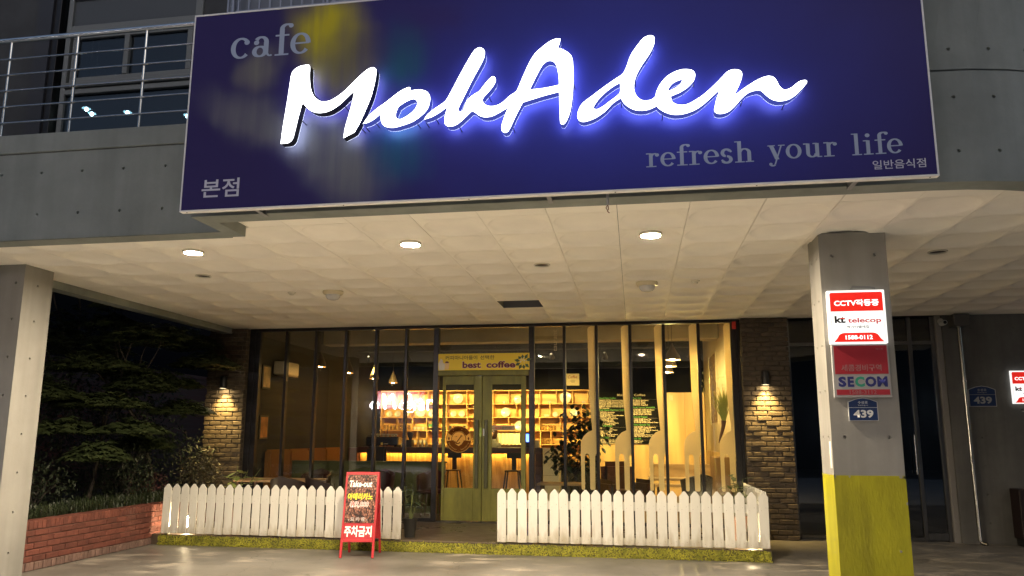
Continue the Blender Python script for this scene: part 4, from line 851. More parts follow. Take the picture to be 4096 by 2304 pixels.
# round logo on the left leaf
lg = thing('round_door_logo', 'round brown and gold cafe emblem on the left door glass', 'emblem', (-2.945, YG-.02, 1.5))
gold = film_mat('emblem_gold', (.95, .66, .2), .6); brown = film_mat('emblem_brown', (.22, .08, .02), .45)
LC = (-2.945, 1.505); RL = .222; LY = YG-.0205
disc = lambda r, n=40, a0=0, a1=360: [(LC[0]+r*math.cos(R(a0+(a1-a0)*k/n)), LC[1]+r*math.sin(R(a0+(a1-a0)*k/n))) for k in range(n+(1 if a1-a0 < 360 else 0))]
part('disc', MB().prism(disc(RL), LY-.001, LY+.002), gold, lg)
part('lower_band', MB().prism([(LC[0]-.205, LC[1]-.03)]+disc(.21, 24, 190, 350)+[(LC[0]+.205, LC[1]-.03), (LC[0], LC[1]-.012)], LY-.0022, LY-.0012), brown, lg)
def ring(r0, r1, a0, a1, y, n=30):
    o_ = [(LC[0]+r1*math.cos(R(a0+(a1-a0)*k/n)), LC[1]+r1*math.sin(R(a0+(a1-a0)*k/n))) for k in range(n+1)]; i_ = [(LC[0]+r0*math.cos(R(a0+(a1-a0)*k/n)), LC[1]+r0*math.sin(R(a0+(a1-a0)*k/n))) for k in range(n+1)]
    mb = MB()
    for k in range(n): mb.add([(p[0], y, p[1]) for p in (o_[k], o_[k+1], i_[k+1], i_[k])], [(0,1,2,3)])
    return mb
part('inner_ring', ring(.118, .128, 0, 360, LY-.003), brown, lg); part('rim_ring', ring(.212, .217, 0, 360, LY-.0031), brown, lg)
part('shield', MB().prism([(LC[0]-.09, LC[1]+.07), (LC[0]+.09, LC[1]+.07), (LC[0]+.085, LC[1]-.03), (LC[0]+.05, LC[1]-.085), (LC[0], LC[1]-.115), (LC[0]-.05, LC[1]-.085), (LC[0]-.085, LC[1]-.03)], LY-.004, LY-.0034), gold, lg)
an = MB().obox((LC[0], LY-.0046, LC[1]-.005), (.6, 0, .8), (0, 1, 0), (-.8, 0, .6), .065, .0004, .008)
for k in range(10):
    a = R(100+k*26); a2 = R(100+(k+1)*26); q = lambda t, r: (LC[0]-.02+r*math.cos(t), LY-.0051, LC[1]-.03+r*math.sin(t))
    if 3 <= k <= 8: an.add([q(a, .055), q(a2, .055), q(a2, .037), q(a, .037)], [(0,1,2,3)])
for k in range(8):
    a = R(k*45); a2 = R(k*45+45); q = lambda t, r: (LC[0]+.045+r*math.cos(t), LY-.0053, LC[1]+.052+r*math.sin(t)); an.add([q(a, .018), q(a2, .018), q(a2, .008), q(a, .008)], [(0,1,2,3)])
part('anchor', an, brown, lg)
def arc_text(body, r, a_mid, step, size, m, outward=True, bold=.02):
    for k, ch in enumerate(body):
        if ch == ' ': continue
        a = a_mid+(step*((len(body)-1)/2-k) if outward else -step*((len(body)-1)/2-k))
        me = text_mesh(ch, size, bold=bold, align='CENTER'); me.transform(Matrix.Rotation(R(a-90 if outward else a+90), 4, 'Z'))
        letter('lettering', me, m, lg, LC[0]+r*math.cos(R(a)), LY-.0035, LC[1]+r*math.sin(R(a)))
arc_text('MOKADEN', .153, 90, 17, .055, brown); arc_text('espresso . handdrip', .188, 270, 7.6, .038, gold, False, .0)
letter('lettering', fit_text('cafe', .045, .02), brown, lg, LC[0]-.07, LY-.0055, LC[1]+.035)
for s in (-1, 1): part('coffee_bean', MB().lathe([(.001, -.026), (.014, -.012), (.014, .012), (.001, .026)], (LC[0]+s*.17, LY-.0045, LC[1]+.01), 10), brown, lg)
# banner over the door
bn = thing('coffee_banner', 'yellow banner with best coffee lettering above the green door', 'banner', (-2.52, YG-.08, 2.66))
bs = part('sheet', MB().box(-3.312, -1.73, YG-.075, YG-.068, 2.664, 2.949), mat('banner_yellow', (.78, .58, .03), .5), bn)
bk = mat('banner_black', (.03, .02, .01), .5); bw = mat('banner_maroon', (.13, .012, .03), .5)
letter('lettering', fit_text('커피마니아들이', .56, .07, bold=.012), bk, bs, -3.19, YG-.0756, 2.845); letter('lettering', fit_text('선택한', .25, .07, bold=.012), bk, bs, -2.58, YG-.0756, 2.845)
for body, x, w in (('best', -2.885, .32), ('coffee', -2.47, .5)):
    o1 = fit_text(body, w+.012, .125, bold=.05); letter('lettering', o1, mat('banner_pale', (.72, .55, .4), .5), bs, x-.006, YG-.0756, 2.694)
    letter('lettering', fit_text(body, w, .113, bold=.035), bw, bs, x, YG-.0764, 2.70)
rg = random.Random(2); lv = MB(); fl = MB()
for k in range(9):
    a = R(20+k*37); c = Vector((-1.84+.05*math.cos(a), YG-.076-k*.0002, 2.80+.05*math.sin(a))); d = Vector((math.cos(a), 0, math.sin(a))); sd = Vector((-d.z, 0, d.x))*.03; L = rg.uniform(.07, .11)
    lv.add([c, c+d*L*.45+sd, c+d*L, c+d*L*.45-sd], [(0,1,2,3)])
for k in range(14):
    c = Vector((-1.85+rg.gauss(0, .03), YG-.0785-k*.0001, 2.815+rg.gauss(0, .03))); fl.add([c+Vector((math.cos(t*1.257)*.009, 0, math.sin(t*1.257)*.009)) for t in range(5)], [(0,1,2,3,4)])
part('printed_leaf', lv, mat('banner_leaf', (.05, .09, .03), .5), bs); part('printed_flower', fl, mat('banner_flower', (.7, .7, .55), .5), bs)
cp = mat('banner_cup', (.62, .6, .55), .5); ch_ = mat('banner_cup_brown', (.3, .16, .06), .5)
part('printed_cup', MB().prism([(-3.30, 2.67), (-3.20, 2.67), (-3.195, 2.77), (-3.23, 2.80), (-3.235, 2.84), (-3.27, 2.87), (-3.285, 2.83), (-3.31, 2.78)], YG-.0758, YG-.0752), cp, bn)
part('printed_cup', MB().prism([(-3.19, 2.68), (-3.13, 2.68), (-3.115, 2.79), (-3.20, 2.79)], YG-.0758, YG-.0752), mat('banner_cup_cream', (.72, .5, .24), .5), bn)
part('printed_dot', MB().prism([(-3.195, 2.79), (-3.12, 2.79), (-3.14, 2.82), (-3.18, 2.82)], YG-.0764, YG-.0759), mat('banner_cup_dark', (.12, .04, .05), .5), bn)
# big fork decals
fkm = film_mat('fork_vinyl', (.95, .82, .55), .6)
ords = ('first big beige fork decal on the window, nearest the door', 'second big beige fork decal from the door', 'third big beige fork decal from the door', 'fourth big beige fork decal from the door', 'fifth big beige fork decal, at the right end of the window')
def fork_outline(cx, e):      # the vinyl ends at the mullion it is centred on
    pts = [(e, 3.395), (-.09, 3.395), (-.13, 3.38), (-.15, 3.345), (-.149, 3.3), (-.136, 2.2), (-.094, 1.66), (-.17, 1.625), (-.235, 1.56), (-.272, 1.5), (-.286, 1.43), (-.283, 1.0), (-.28, .72), (-.265, .70), (-.235, .70), (-.223, .72), (-.222, 1.225), (-.21, 1.265), (-.183, 1.285), (-.155, 1.265), (-.142, 1.225), (-.14, .72), (-.125, .70), (-.07, .70), (-.055, .72), (-.053, 1.225), (-.045, 1.262), (e, 1.28)]
    return [(cx+x, z) for x, z in pts]
for k, lab in enumerate(ords):
    cx = MX[9+k]
    t = thing('fork_decal', lab, 'decal', (cx-.15, YG+.0065, .7), group='fork decals on the cafe window')
    me = outline_mesh([fork_outline(cx, -.045 if k == 4 else -.025)], extrude=.0006); letter('vinyl', me, fkm, t, 0, YG+.0065, 0)
# vertical lettering on the glass
vt = fit_text('taurant', .36, .06, shear=.2); vt.transform(Matrix.Rotation(R(90), 4, 'Z'))
vo_ = thing('window_lettering', 'pale vertical lettering on the window right of the banner', 'lettering', (-1.28, YG-.008, 2.98)); letter('lettering', vt, mat('pale_vinyl', (.5, .42, .28), .6), vo_, -1.27, YG-.0065, 2.98)

# ================================================================== FENCES
pk = MB().prism([(-.0605, 0), (.0605, 0), (.0605, .632), (.012, .694), (-.012, .694), (-.0605, .632)], -.009, .009)
_bm = bmesh.new(); _m = pk.mesh('picket', None); _bm.from_mesh(_m); bmesh.ops.bevel(_bm, geom=list(_bm.edges), offset=.0035, segments=1, affect='EDGES'); _bm.to_mesh(_m); _bm.free(); _m.materials.append(white_paint); _m.materials.append(mat('nail_head', (.12, .09, .07), .6)); PICK = _m
_bm = bmesh.new(); _bm.from_mesh(_m)
for _x, _z in ((-.03, .465), (.028, .50), (-.028, .04), (.03, .06)):
    _f = _bm.faces.new([_bm.verts.new((_x+.0035*math.cos(-k_*1.047), -.0094, _z+.0035*math.sin(-k_*1.047))) for k_ in range(6)]); _f.material_index = 1
_bm.to_mesh(_m); _bm.free()
def fence(xs, label, group, y=10.408, gate=None):
    t = thing('picket_fence', label, 'fence', ((xs[0]+xs[-1])/2, y, .15), group=group); r = random.Random(int(xs[0]*100))
    for x in xs: inst(PICK, 'picket', (x+r.uniform(-.003, .003), y, .166+r.uniform(-.004, .004)), t, (r.gauss(0, .005), r.gauss(0, .006), r.gauss(0, .01)))
    for z0, z1 in ((.60, .71), (.17, .255)): part('rail', MB().cbox(xs[0]-.05, xs[-1]+.05, y+.0115, y+.031, z0, z1, .003), white_paint, t)
    for x in (xs[0], xs[len(xs)//2], xs[-1]): part('post', MB().cbox(x-.03, x+.03, y+.032, y+.09, .149, .76, .003), white_paint, t)
    return t
fence([-6.713+.13864*k for k in range(26)], 'white picket fence left of the cafe door, behind the red board', 'white picket fences')
fR = fence([-1.793+.14071*k for k in range(25)], 'long white picket fence right of the cafe door', 'white picket fences')
t = thing('picket_fence', 'short white picket fence turning back toward the right brick pier', 'fence', (1.64, 11.5, .15), group='white picket fences')
for k in range(15): inst(PICK, 'picket', (1.638, 10.53+.14*k, .166), t, (0, 0, R(90)))
for z0, z1 in ((.60, .71), (.17, .255)): part('rail', MB().cbox(1.60, 1.626, 10.47, 12.55, z0, z1, .003), white_paint, t)
# deck lamps behind the pickets
dl_b = emit_mat('deck_lamp_bulb', (1.0, .8, .48), 110.0)
for x, lab in ((-6.50, 'small glowing deck lamp behind the left end of the fence'), (1.455, 'small glowing deck lamp behind the right end of the fence')):
    t = thing('deck_lamp', lab, 'deck lamp', (x, 10.62, .15), group='deck lamps behind the fences')
    part('base', MB().lathe([(.05, 0), (.05, .015), (.012, .02), (.012, .06)], (x, 10.62, .15), 16), black_soft, t, smooth=40)
    part('bulb', MB().lathe([(.012, .06), (.03, .09), (.034, .16), (.026, .21), (.006, .235)], (x, 10.62, .15), 16), dl_b, t, smooth=60)
    part('cage', MB().lathe([(.036, .235), (.04, .24), (.012, .255)], (x, 10.62, .15), 16), black_soft, t)

# ================================================================== A-BOARD
ab = thing('sandwich_board', 'red sandwich board with coffee bean poster before the left fence', 'sign', (-3.605, 10.0, 0), rotz=R(8))
redp = mat('red_board_paint', (.38, .018, .024), .45, var=.12, scale=6, bump=.1, bscale=60)
def board_frame(sgn):     # local frame: width along X, leaning panel; sgn -1 front, +1 rear
    th = math.atan2(.245, 1.075)
    return Matrix.Translation((0, sgn*.012, 1.075)) @ Matrix.Rotation(sgn*th, 4, 'X') @ Matrix.Translation((0, 0, -1.1))
def bpart(name, x0, x1, y0, y1, z0, z1, mtx, m, parent, b=.003):
    me = chamfer_mesh(x1-x0, y1-y0, z1-z0, b).copy(); me.transform(Matrix.Translation(((x0+x1)/2, (y0+y1)/2, (z0+z1)/2))); me.transform(mtx); me.materials.append(m)
    o = bpy.data.objects.new(name, me); COL.objects.link(o); o.parent = parent; return o
FP = None
for sgn in (-1, 1):
    Mx = board_frame(sgn)
    for x in (-.222, .192): bpart('leg', x, x+.03, -.012, .012, .003, 1.1, Mx, redp, ab)
    pnl = bpart('panel', -.19, .19, -.008, .008, .2, 1.06, Mx, redp, ab); FP = pnl if sgn < 0 else FP; bpart('crossbar', -.191, .191, -.0125, .0125, 1.062, 1.1, Mx, redp, ab); bpart('crossbar', -.191, .191, -.0125, .0125, .2, .235, Mx, redp, ab)
bpart('stay', .226, .232, -.06, .06, .66, .67, Matrix.Identity(4), dark_metal, ab)
Mf = board_frame(-1)
def bean_mat():
    m = bpy.data.materials.new('coffee_bean_print'); m.use_nodes = True; n, l = m.node_tree.nodes, m.node_tree.links; b = n['Principled BSDF']; b.inputs['Roughness'].default_value = .35
    tc = n.new('ShaderNodeTexCoord'); mp = n.new('ShaderNodeMapping'); mp.inputs['Scale'].default_value = (1, 1, .72); l.new(tc.outputs['Object'], mp.inputs[0])
    v = n.new('ShaderNodeTexVoronoi'); v.inputs['Scale'].default_value = 46; l.new(mp.outputs[0], v.inputs['Vector'])
    r1 = n.new('ShaderNodeValToRGB'); e = r1.color_ramp.elements; e[0].position = .0; e[0].color = (.36, .2, .13, 1); e[1].position = .75; e[1].color = (.012, .005, .004, 1); q = e.new(.42); q.color = (.17, .07, .045, 1)
    l.new(v.outputs['Distance'], r1.inputs[0])
    hs = n.new('ShaderNodeHueSaturation'); l.new(r1.outputs[0], hs.inputs['Color']); sx_ = n.new('ShaderNodeSeparateColor'); l.new(v.outputs['Color'], sx_.inputs[0]); mr = n.new('ShaderNodeMapRange'); mr.inputs['To Min'].default_value = .4; mr.inputs['To Max'].default_value = 1.7; l.new(sx_.outputs[0], mr.inputs[0]); l.new(mr.outputs[0], hs.inputs['Value'])
    w = n.new('ShaderNodeTexWave'); w.inputs['Scale'].default_value = 14; w.inputs['Distortion'].default_value = 9; l.new(tc.outputs['Object'], w.inputs[0])
    cr = n.new('ShaderNodeValToRGB'); cr.color_ramp.elements[0].position = .04; cr.color_ramp.elements[1].position = .16; cr.color_ramp.elements[0].color = (.25, .2, .2, 1); l.new(w.outputs['Fac'], cr.inputs[0])
    mx = n.new('ShaderNodeMix'); mx.data_type = 'RGBA'; mx.blend_type = 'MULTIPLY'; mx.inputs[0].default_value = .8; l.new(hs.outputs[0], mx.inputs[6]); l.new(cr.outputs[0], mx.inputs[7]); l.new(mx.outputs[2], b.inputs['Base Color'])
    return m
po = bpart('poster', -.196, .196, -.0145, -.0128, .44, 1.062, Mf, bean_mat(), FP, .0003)
def btext(body, w, h, x, z, m, bold=.02, lift=0, **k):
    me = fit_text(body, w, h, bold=bold, **k); me.transform(FACE); me.transform(Matrix.Translation((x, -.0151-lift, z))); me.transform(Mf); me.materials.append(m)
    o = bpy.data.objects.new('lettering', me); COL.objects.link(o); o.parent = FP
wv = mat('white_vinyl', (.8, .78, .75), .5); yv = mat('yellow_vinyl', (.75, .68, .02), .5); rv = mat('red_vinyl', (.3, .03, .03), .5); kv = mat('black_vinyl', (.02, .015, .015), .5)
btext('Take-out', .315, .096, -.172, .895, kv, .06, shear=.15, lift=-.0002); btext('Take-out', .305, .086, -.167, .90, wv, .03, shear=.15, lift=.0004)
btext('아메리카노', .34, .1, -.18, .728, kv, .05, shear=.15, lift=-.0002); btext('아메리카노', .33, .09, -.175, .733, yv, .028, shear=.15, lift=.0004)
btext('₩2,000', .25, .09, -.14, .625, wv, .055, shear=.2, lift=0); btext('₩2,000', .24, .08, -.135, .63, rv, .0, shear=.2, lift=.0005)
btext('- 모 카 덴 -', .255, .05, -.15, .462, wv, .035); btext('- 모 카 덴 -', .25, .046, -.148, .464, kv, .0, lift=.0004)
btext('주차금지', .36, .14, -.184, .265, wv, .035)
# ================================================================== SIGNS ON THE RIGHT COLUMN
def cctv_sign(x0, y, z0, w, h, label, lit, d=.05):
    t = thing('security_sign', label, 'sign', (x0+w/2, y, z0), group='red and white security signs')
    e = lit
    def em(n_, c, k): return mat(n_+('_lit' if lit else ''), c, .45, emit=c, estr=e*k) if lit else mat(n_, c, .5)
    body = part('lightbox', MB().cbox(x0, x0+w, y, y+d, z0, z0+h, .004), em('sign_white', (.9, .9, .88), 1.0), t)
    red = em('sign_red', (.75, .02, .012), .75); yy = y
    def rr(a, b, c, q, r=.018, corners=(1, 1, 1, 1)):
        out = []
        for (cx, cz, a0, on) in ((b-r, q-r, 0, corners[0]), (a+r, q-r, 90, corners[1]), (a+r, c+r, 180, corners[2]), (b-r, c+r, 270, corners[3])):
            if on: out += [(cx+r*math.cos(R(a0+k*18)), cz+r*math.sin(R(a0+k*18))) for k in range(6)]
            else: out.append((b if a0 in (0, 270) else a, q if a0 in (0, 90) else c))
        return out
    P = lambda u, v: (x0+u*w, z0+v*h)
    def flat(n_, poly, m, lift): me = outline_mesh([poly]); return letter(n_, me, m, body, 0, y-lift, 0)
    a, b = P(.04, 0)[0], P(.96, 0)[0]
    flat('red_field', rr(a, b, P(0, .605)[1], P(0, .96)[1], .018, (1, 1, 0, 0)), red, .0006)
    ft = [P(.07, .035), P(.93, .035), P(.92, .05), P(.88, .09), P(.83, .17), P(.78, .195), P(.73, .2), P(.27, .2), P(.22, .195), P(.17, .17), P(.12, .09), P(.08, .05)]
    flat('phone_field', ft, red, .0006)
    ln = MB()
    for (u0, u1, v0, v1) in ((.04, .045, .06, .605), (.955, .96, .06, .605), (.05, .95, .03, .034)): ln.box(x0+u0*w, x0+u1*w, y-.0007, y-.0002, z0+v0*h, z0+v1*h)
    part('outline', ln, red, body)
    wt = em('sign_white_ink', (.95, .95, .93), 1.3); blk = em('sign_black_ink', (.015, .015, .015), .0); rdk = em('sign_dark_red_ink', (.45, .03, .04), .6)
    def tx(s_, u, v, wu, hv, m, bold, lift=.0012, **k): letter('lettering', fit_text(s_, wu*w, hv*h, bold=bold, **k), m, body, x0+u*w, y-lift, z0+v*h)
    tx('CCTV작동중', .11, .70, .78, .125, wt, .03); tx('kt', .1, .385, .19, .135, blk, .04); tx('telecop', .33, .36, .58, .12, rdk, .025)
    part('logo_swoosh', MB().box(x0+.2*w, x0+.275*w, y-.0016, y-.0013, z0+.463*h, z0+.478*h), red, body)
    tx('케이티텔레캅', .3, .285, .4, .05, blk, .015); tx('1588-0112', .27, .075, .47, .08, wt, .03)
    return t
cctv_sign(1.797, 7.381, 2.405, .5, .497, 'glowing red and white security sign on the yellow based column', .4)
cctv_sign(5.668, 12.75, 2.07, .5, .5, 'red and white security sign cut by the right picture edge', .16, .03)
sc_ = thing('faded_security_sign', 'unlit faded red security plate below the glowing sign', 'sign', (2.05, 7.40, 1.915))
spl = part('plate', MB().cbox(1.806, 2.3, 7.405, 7.431, 1.915, 2.402, .003), mat('faded_white', (.36, .36, .36), .5), sc_)
fred = mat('faded_red', (.34, .02, .035), .45); fink = mat('faded_ink', (.3, .16, .17), .5); navy = mat('logo_navy', (.02, .025, .16), .5); lgreen = mat('logo_green', (.03, .3, .2), .5)
part('red_field', MB().box(1.826, 2.285, 7.4036, 7.4046, 2.127, 2.388), fred, spl); part('red_strip', MB().box(1.829, 2.285, 7.4036, 7.4046, 1.937, 1.987), fred, spl)
letter('lettering', fit_text('세콤경비구역', .345, .062, bold=.01), fink, spl, 1.882, 7.4028, 2.153)
letter('lettering', fit_text('에스원', .06, .018), fink, spl, 2.19, 7.4028, 2.345)
letter('lettering', fit_text('1588-3112', .23, .036), fink, spl, 1.94, 7.4028, 1.944)
for ch, x, w, m in (('S', 1.848, .068, navy), ('E', 1.928, .055, navy), ('C', 1.992, .082, lgreen), ('O', 2.08, .094, navy), ('M', 2.182, .088, navy)): letter('lettering', fit_text(ch, w, .094, bold=.05), m, spl, x, 7.4028-.0002*(ch in 'OM'), 2.01)
def number_plate(x, y, z, s, lab, ink, blue):
    t = thing('house_number_plate', lab, 'number plate', (x, y, z), group='blue house number plates')
    P = lambda k: [(x+a*s*k, z+.1*s+(b-.1)*s*k) for a, b in ((-.127, 0), (.127, 0), (.127, .172), (.06, .198), (0, .208), (-.06, .198), (-.127, .172))]
    part('rim', MB().prism(P(1.0), y, y+.012), mat('plate_rim', (.5, .5, .48), .4), t); fc = part('face', MB().prism(P(.95), y-.001, y-.0002), blue, t)
    part('divider', MB().box(x-.12*s, x+.12*s, y-.0016, y-.0012, z+.118*s, z+.121*s), ink, fc)
    letter('lettering', fit_text('439', .17*s, .072*s, bold=.035), ink, fc, x-.085*s, y-.0018, z+.027*s)
    letter('lettering', fit_text('수성로', .085*s, .026*s, bold=.01), ink, fc, x-.042*s, y-.0018, z+.153*s); letter('lettering', fit_text('Suseong-ro', .085*s, .014*s), ink, fc, x-.042*s, y-.0018, z+.133*s)
pblue = mat('plate_blue', (.012, .035, .12), .4); pink = mat('plate_ink', (.7, .7, .68), .5)
number_plate(2.047, 7.418, 1.704, 1.0, 'blue number plate 439 on the yellow based column', pink, pblue)
number_plate(5.262, 12.786, 2.03, 1.52, 'blue number plate 439 on the dark wall beside the pipe', mat('plate_ink_dull', (.4, .4, .4), .5), pblue)
# pipe, camera, hydrant box
pp = thing('drain_pipe', 'shiny steel drain pipe running down the dark right wall', 'pipe', (4.99, 12.7, 0))
part('pipe', MB().tube([(4.985, 12.69, 3.25), (4.992, 12.69, .06), (5.02, 12.66, .02), (5.06, 12.62, .012)], .028, 14), mat('chrome_pipe', (.36, .35, .33), .22, metal=1.0), pp, smooth=40)
part('rain_head', MB().cbox(4.874, 5.105, 12.55, 12.79, 3.252, 3.44, .01), mat('rain_head', (.08, .075, .07), .6), pp)
for z in (1.2, 2.4): part('clamp', MB().tube([(4.988, 12.69, z), (4.988, 12.69, z+.03)], .032, 14), steel, pp)
cc = thing('security_camera', 'small white bullet camera under the soffit near the pipe', 'camera', (4.763, 12.7, 3.3))
part('mount', MB().lathe([(.045, 0), (.045, .02), (.015, .03)], (4.77, 12.78, 3.36), 14, 'Y'), white_china, cc); part('body', MB().lathe([(.036, .0), (.04, .03), (.04, .15), (.03, .16)], (4.763, 12.6, 3.315), 16, 'Y'), mat('camera_shell', (.5, .5, .48), .4), cc, smooth=40); part('lens', MB().lathe([(.026, -.002), (.02, -.004)], (4.763, 12.6, 3.315), 14, 'Y'), black_soft, cc)
hb = thing('hydrant_box', 'dark red box standing at the foot of the right wall', 'box', (5.8, 12.6, 0))
hm = mat('hydrant_red', (.012, .004, .004), .6); part('cabinet', MB().cbox(5.5, 6.1, 12.5, 12.79, .1, .82, .01), hm, hb); part('plinth', MB().box(5.53, 6.07, 12.52, 12.78, 0, .099), black_soft, hb); part('latch', MB().cbox(5.56, 5.6, 12.488, 12.499, .42, .5, .003), steel, hb)

# ================================================================== DECK FURNITURE AND POT PLANTS
def table(name, label, x, y, w, d, z0, h, m, group=None):
    t = thing(name, label, 'table', (x, y, z0), group=group)
    part('tabletop', MB().cbox(x-w/2, x+w/2, y-d/2, y+d/2, z0+h-.035, z0+h, .005), m, t)
    for sx in (-1, 1):
        for sy in (-1, 1): part('leg', MB().cbox(x+sx*(w/2-.06)-.022, x+sx*(w/2-.06)+.022, y+sy*(d/2-.06)-.022, y+sy*(d/2-.06)+.022, z0, z0+h-.036, .003), dark_wood, t)
    return t
tan_wood = wood_mat('tan_table_wood', (.2, .12, .06), (.32, .2, .1), 3, .4, 'X')
table('deck_table', 'brown wooden table on the deck behind the left fence', -5.62, 11.75, 1.25, .7, .148, .72, tan_wood)
maroon = mat('maroon_seat', (.045, .012, .016), .4)
def tub_chair(label, x, y, z0, rz, m, group):
    t = thing('tub_chair', label, 'chair', (x, y, z0), rz, group)
    part('seat', MB().lathe([(.02, .40), (.2, .40), (.23, .42), (.235, .45), (.2, .47), (.02, .472)], (0, 0, 0), 20), m, t, 50, True)
    bk_ = MB(); n = 16; o_ = []
    for k in range(n+1):
        a = R(-20+220*k/n); h = .80-.12*abs(k-n/2)/(n/2)
        for (r_, zz) in ((.235, .40), (.262, .62), (.27, h), (.245, h+.01), (.232, .62), (.21, .42)): o_.append((r_*math.cos(a), r_*math.sin(a), zz))
    for k in range(n):
        for j in range(6): bk_.f.append((k*6+j, k*6+(j+1) % 6, (k+1)*6+(j+1) % 6, (k+1)*6+j))
    bk_.f += [tuple(range(6)), tuple(n*6+j for j in range(6))]; bk_.v = o_
    part('backrest', bk_, m, t, 50, True)
    for a in (45, 135, 225, 315): part('leg', MB().tube([(.14*math.cos(R(a)), .14*math.sin(R(a)), .40), (.2*math.cos(R(a)), .2*math.sin(R(a)), 0)], [.016, .01], 8), dark_wood, t, 50, True)
for lab, x, y, rz in (('dark chair on the deck at the near side of the brown table', -5.25, 11.25, 180), ('second dark chair at the near right corner of the brown table', -4.8, 11.5, 120)):
    tub_chair(lab, x, y, .148, R(rz), mat('dark_chair', (.02, .012, .01), .5), 'dark chairs on the deck')
for lab, x, y in (('maroon tub chair indoors behind the leftmost window', -5.75, 13.45), ('maroon tub chair indoors behind the red sandwich board', -4.55, 13.5), ('maroon tub chair indoors next to the green door', -3.62, 13.55)):
    tub_chair(lab, x, y, .15, R(0), maroon, 'maroon chairs behind the window')
def pot_plant(label, base, pr, ph, stems, size, seed, lm, potm, aspect=.7):
    t = thing('potted_plant', label, 'plant', base); rg = random.Random(seed); B = Vector(base)
    part('pot', MB().lathe([(pr*.7, 0), (pr, ph*.95), (pr*1.08, ph), (pr*.95, ph), (pr*.9, ph*.9), (.005, ph*.9)], base, 20), potm, t, smooth=40)
    st, lf = MB(), MB()
    for (dx, dy, dz, n) in stems:
        e = B+Vector((dx, dy, dz)); b0 = B+Vector((rg.uniform(-.03, .03), rg.uniform(-.03, .03), ph*.9)); mid = (b0+e)/2+Vector((rg.uniform(-.03, .03), 0, .04)); st.tube([b0, mid, e], [.006, .005, .003], 6)
        for k in range(n):
            f = rg.uniform(.35, 1); p = b0.lerp(mid, f*2) if f < .5 else mid.lerp(e, f*2-1)
            # a broad leaf of six faces
            a = rg.uniform(0, 6.283); d = Vector((math.cos(a), math.sin(a), rg.uniform(-.4, .35))).normalized(); sd = d.cross(Vector((0, 0, 1))).normalized(); L = size*rg.uniform(.7, 1.2); q = p+d*.02
            nn = sd.cross(d); rows = [(0, .02), (.25, .3), (.55, .36), (.8, .2), (1, .0)]
            vs = []
            for f_, w_ in rows: c_ = q+d*L*f_+nn*(-.12*L*f_*f_); vs += [c_+sd*L*w_*aspect+nn*.06*L*w_, c_-nn*.03*L, c_-sd*L*w_*aspect+nn*.06*L*w_]
            fs = []
            for i in range(4): o = 3*i; fs += [(o, o+1, o+4, o+3), (o+1, o+2, o+5, o+4)]
            lf.add(vs, fs)
    part('stem', st, mat('green_stem', (.1, .12, .03), .6), t, smooth=50); part('foliage', lf, lm, t, smooth=60)
    return t
potc = mat('clay_pot', (.16, .08, .05), .8, var=.15, scale=8)
ivy = mat('pale_leaf', (.2, .26, .06), .45, col2=(.32, .36, .12), scale=7); ivyd = mat('deep_leaf', (.06, .09, .025), .45, col2=(.13, .15, .05), scale=7)
pot_plant('potted plant with pale lit leaves before the left brick pier', (-6.05, 11.15, .148), .12, .32, [(.0, 0, .95, 7), (.3, -.05, .8, 7), (-.1, .05, .75, 5), (.18, 0, .88, 6), (.38, 0, .9, 4)], .15, 3, ivy, potc)
pot_plant('bushy potted plant at the right end of the fence', (1.36, 11.2, .148), .13, .34, [(-.05, 0, .9, 9), (.1, 0, .85, 9), (-.12, .05, .75, 8), (.14, -.05, .72, 7), (.02, -.05, .8, 9)], .12, 5, ivyd, potc)
pot_plant('leafy potted plant beside the left fence end at the door', (-3.17, 10.78, .148), .1, .26, [(.05, -.05, .62, 9), (-.1, 0, .7, 8), (.12, .05, .5, 8), (0, 0, .75, 8)], .13, 7, mat('dim_leaf', (.02, .035, .018), .5), mat('dark_pot', (.02, .018, .016), .6))
# ================================================================== CAFE INTERIOR
FZ = .15
struct('cafe_floor', MB().box(-6.9, 1.9, 12.86, 19.4, .05, FZ), mat('cafe_floor_tile', (.09, .06, .04), .35, var=.2, scale=3))
navyw = mat('dark_navy_wall', (.007, .007, .011), .85, spec=.1, var=.2, scale=2)
struct('back_wall', MB().box(-6.9, 1.9, 19.3, 19.5, FZ, 4.0), navyw)
struct('right_wall', MB().box(1.70, 1.9, 12.87, 19.3, FZ, 3.96), mat('cream_plaster', (.62, .5, .3), .75, var=.05, scale=3))
dkbrick = bpy.data.materials.new('interior_dark_brick'); dkbrick.use_nodes = True
_n, _l = dkbrick.node_tree.nodes, dkbrick.node_tree.links; _b = _n.new('ShaderNodeTexBrick'); _b.inputs['Scale'].default_value = 4.5; _b.inputs['Color1'].default_value = (.02, .017, .016, 1); _b.inputs['Color2'].default_value = (.032, .027, .025, 1); _b.inputs['Mortar'].default_value = (.03, .025, .02, 1)
_tc = _n.new('ShaderNodeTexCoord'); _mp = _n.new('ShaderNodeMapping'); _mp.inputs['Rotation'].default_value = (R(90), 0, R(90)); _l.new(_tc.outputs['Object'], _mp.inputs[0]); _l.new(_mp.outputs[0], _b.inputs[0]); _l.new(_b.outputs[0], _n['Principled BSDF'].inputs['Base Color']); _n['Principled BSDF'].inputs['Roughness'].default_value = .9
struct('left_wall', MB().box(-6.9, -6.65, 12.87, 19.3, FZ, 3.96), dkbrick)
struct('ceiling', MB().box(-6.9, 1.9, 12.87, 19.4, 3.92, 3.955).box(-6.9, 1.9, 12.87, 13.0, 3.455, 3.92), mat('exposed_ceiling', (.1, .08, .06), .85, var=.35, scale=1.5))
bm_ = thing('ceiling_beam', 'pale concrete beam crossing the cafe ceiling', 'beam', (-2.5, 15.9, 3.5))
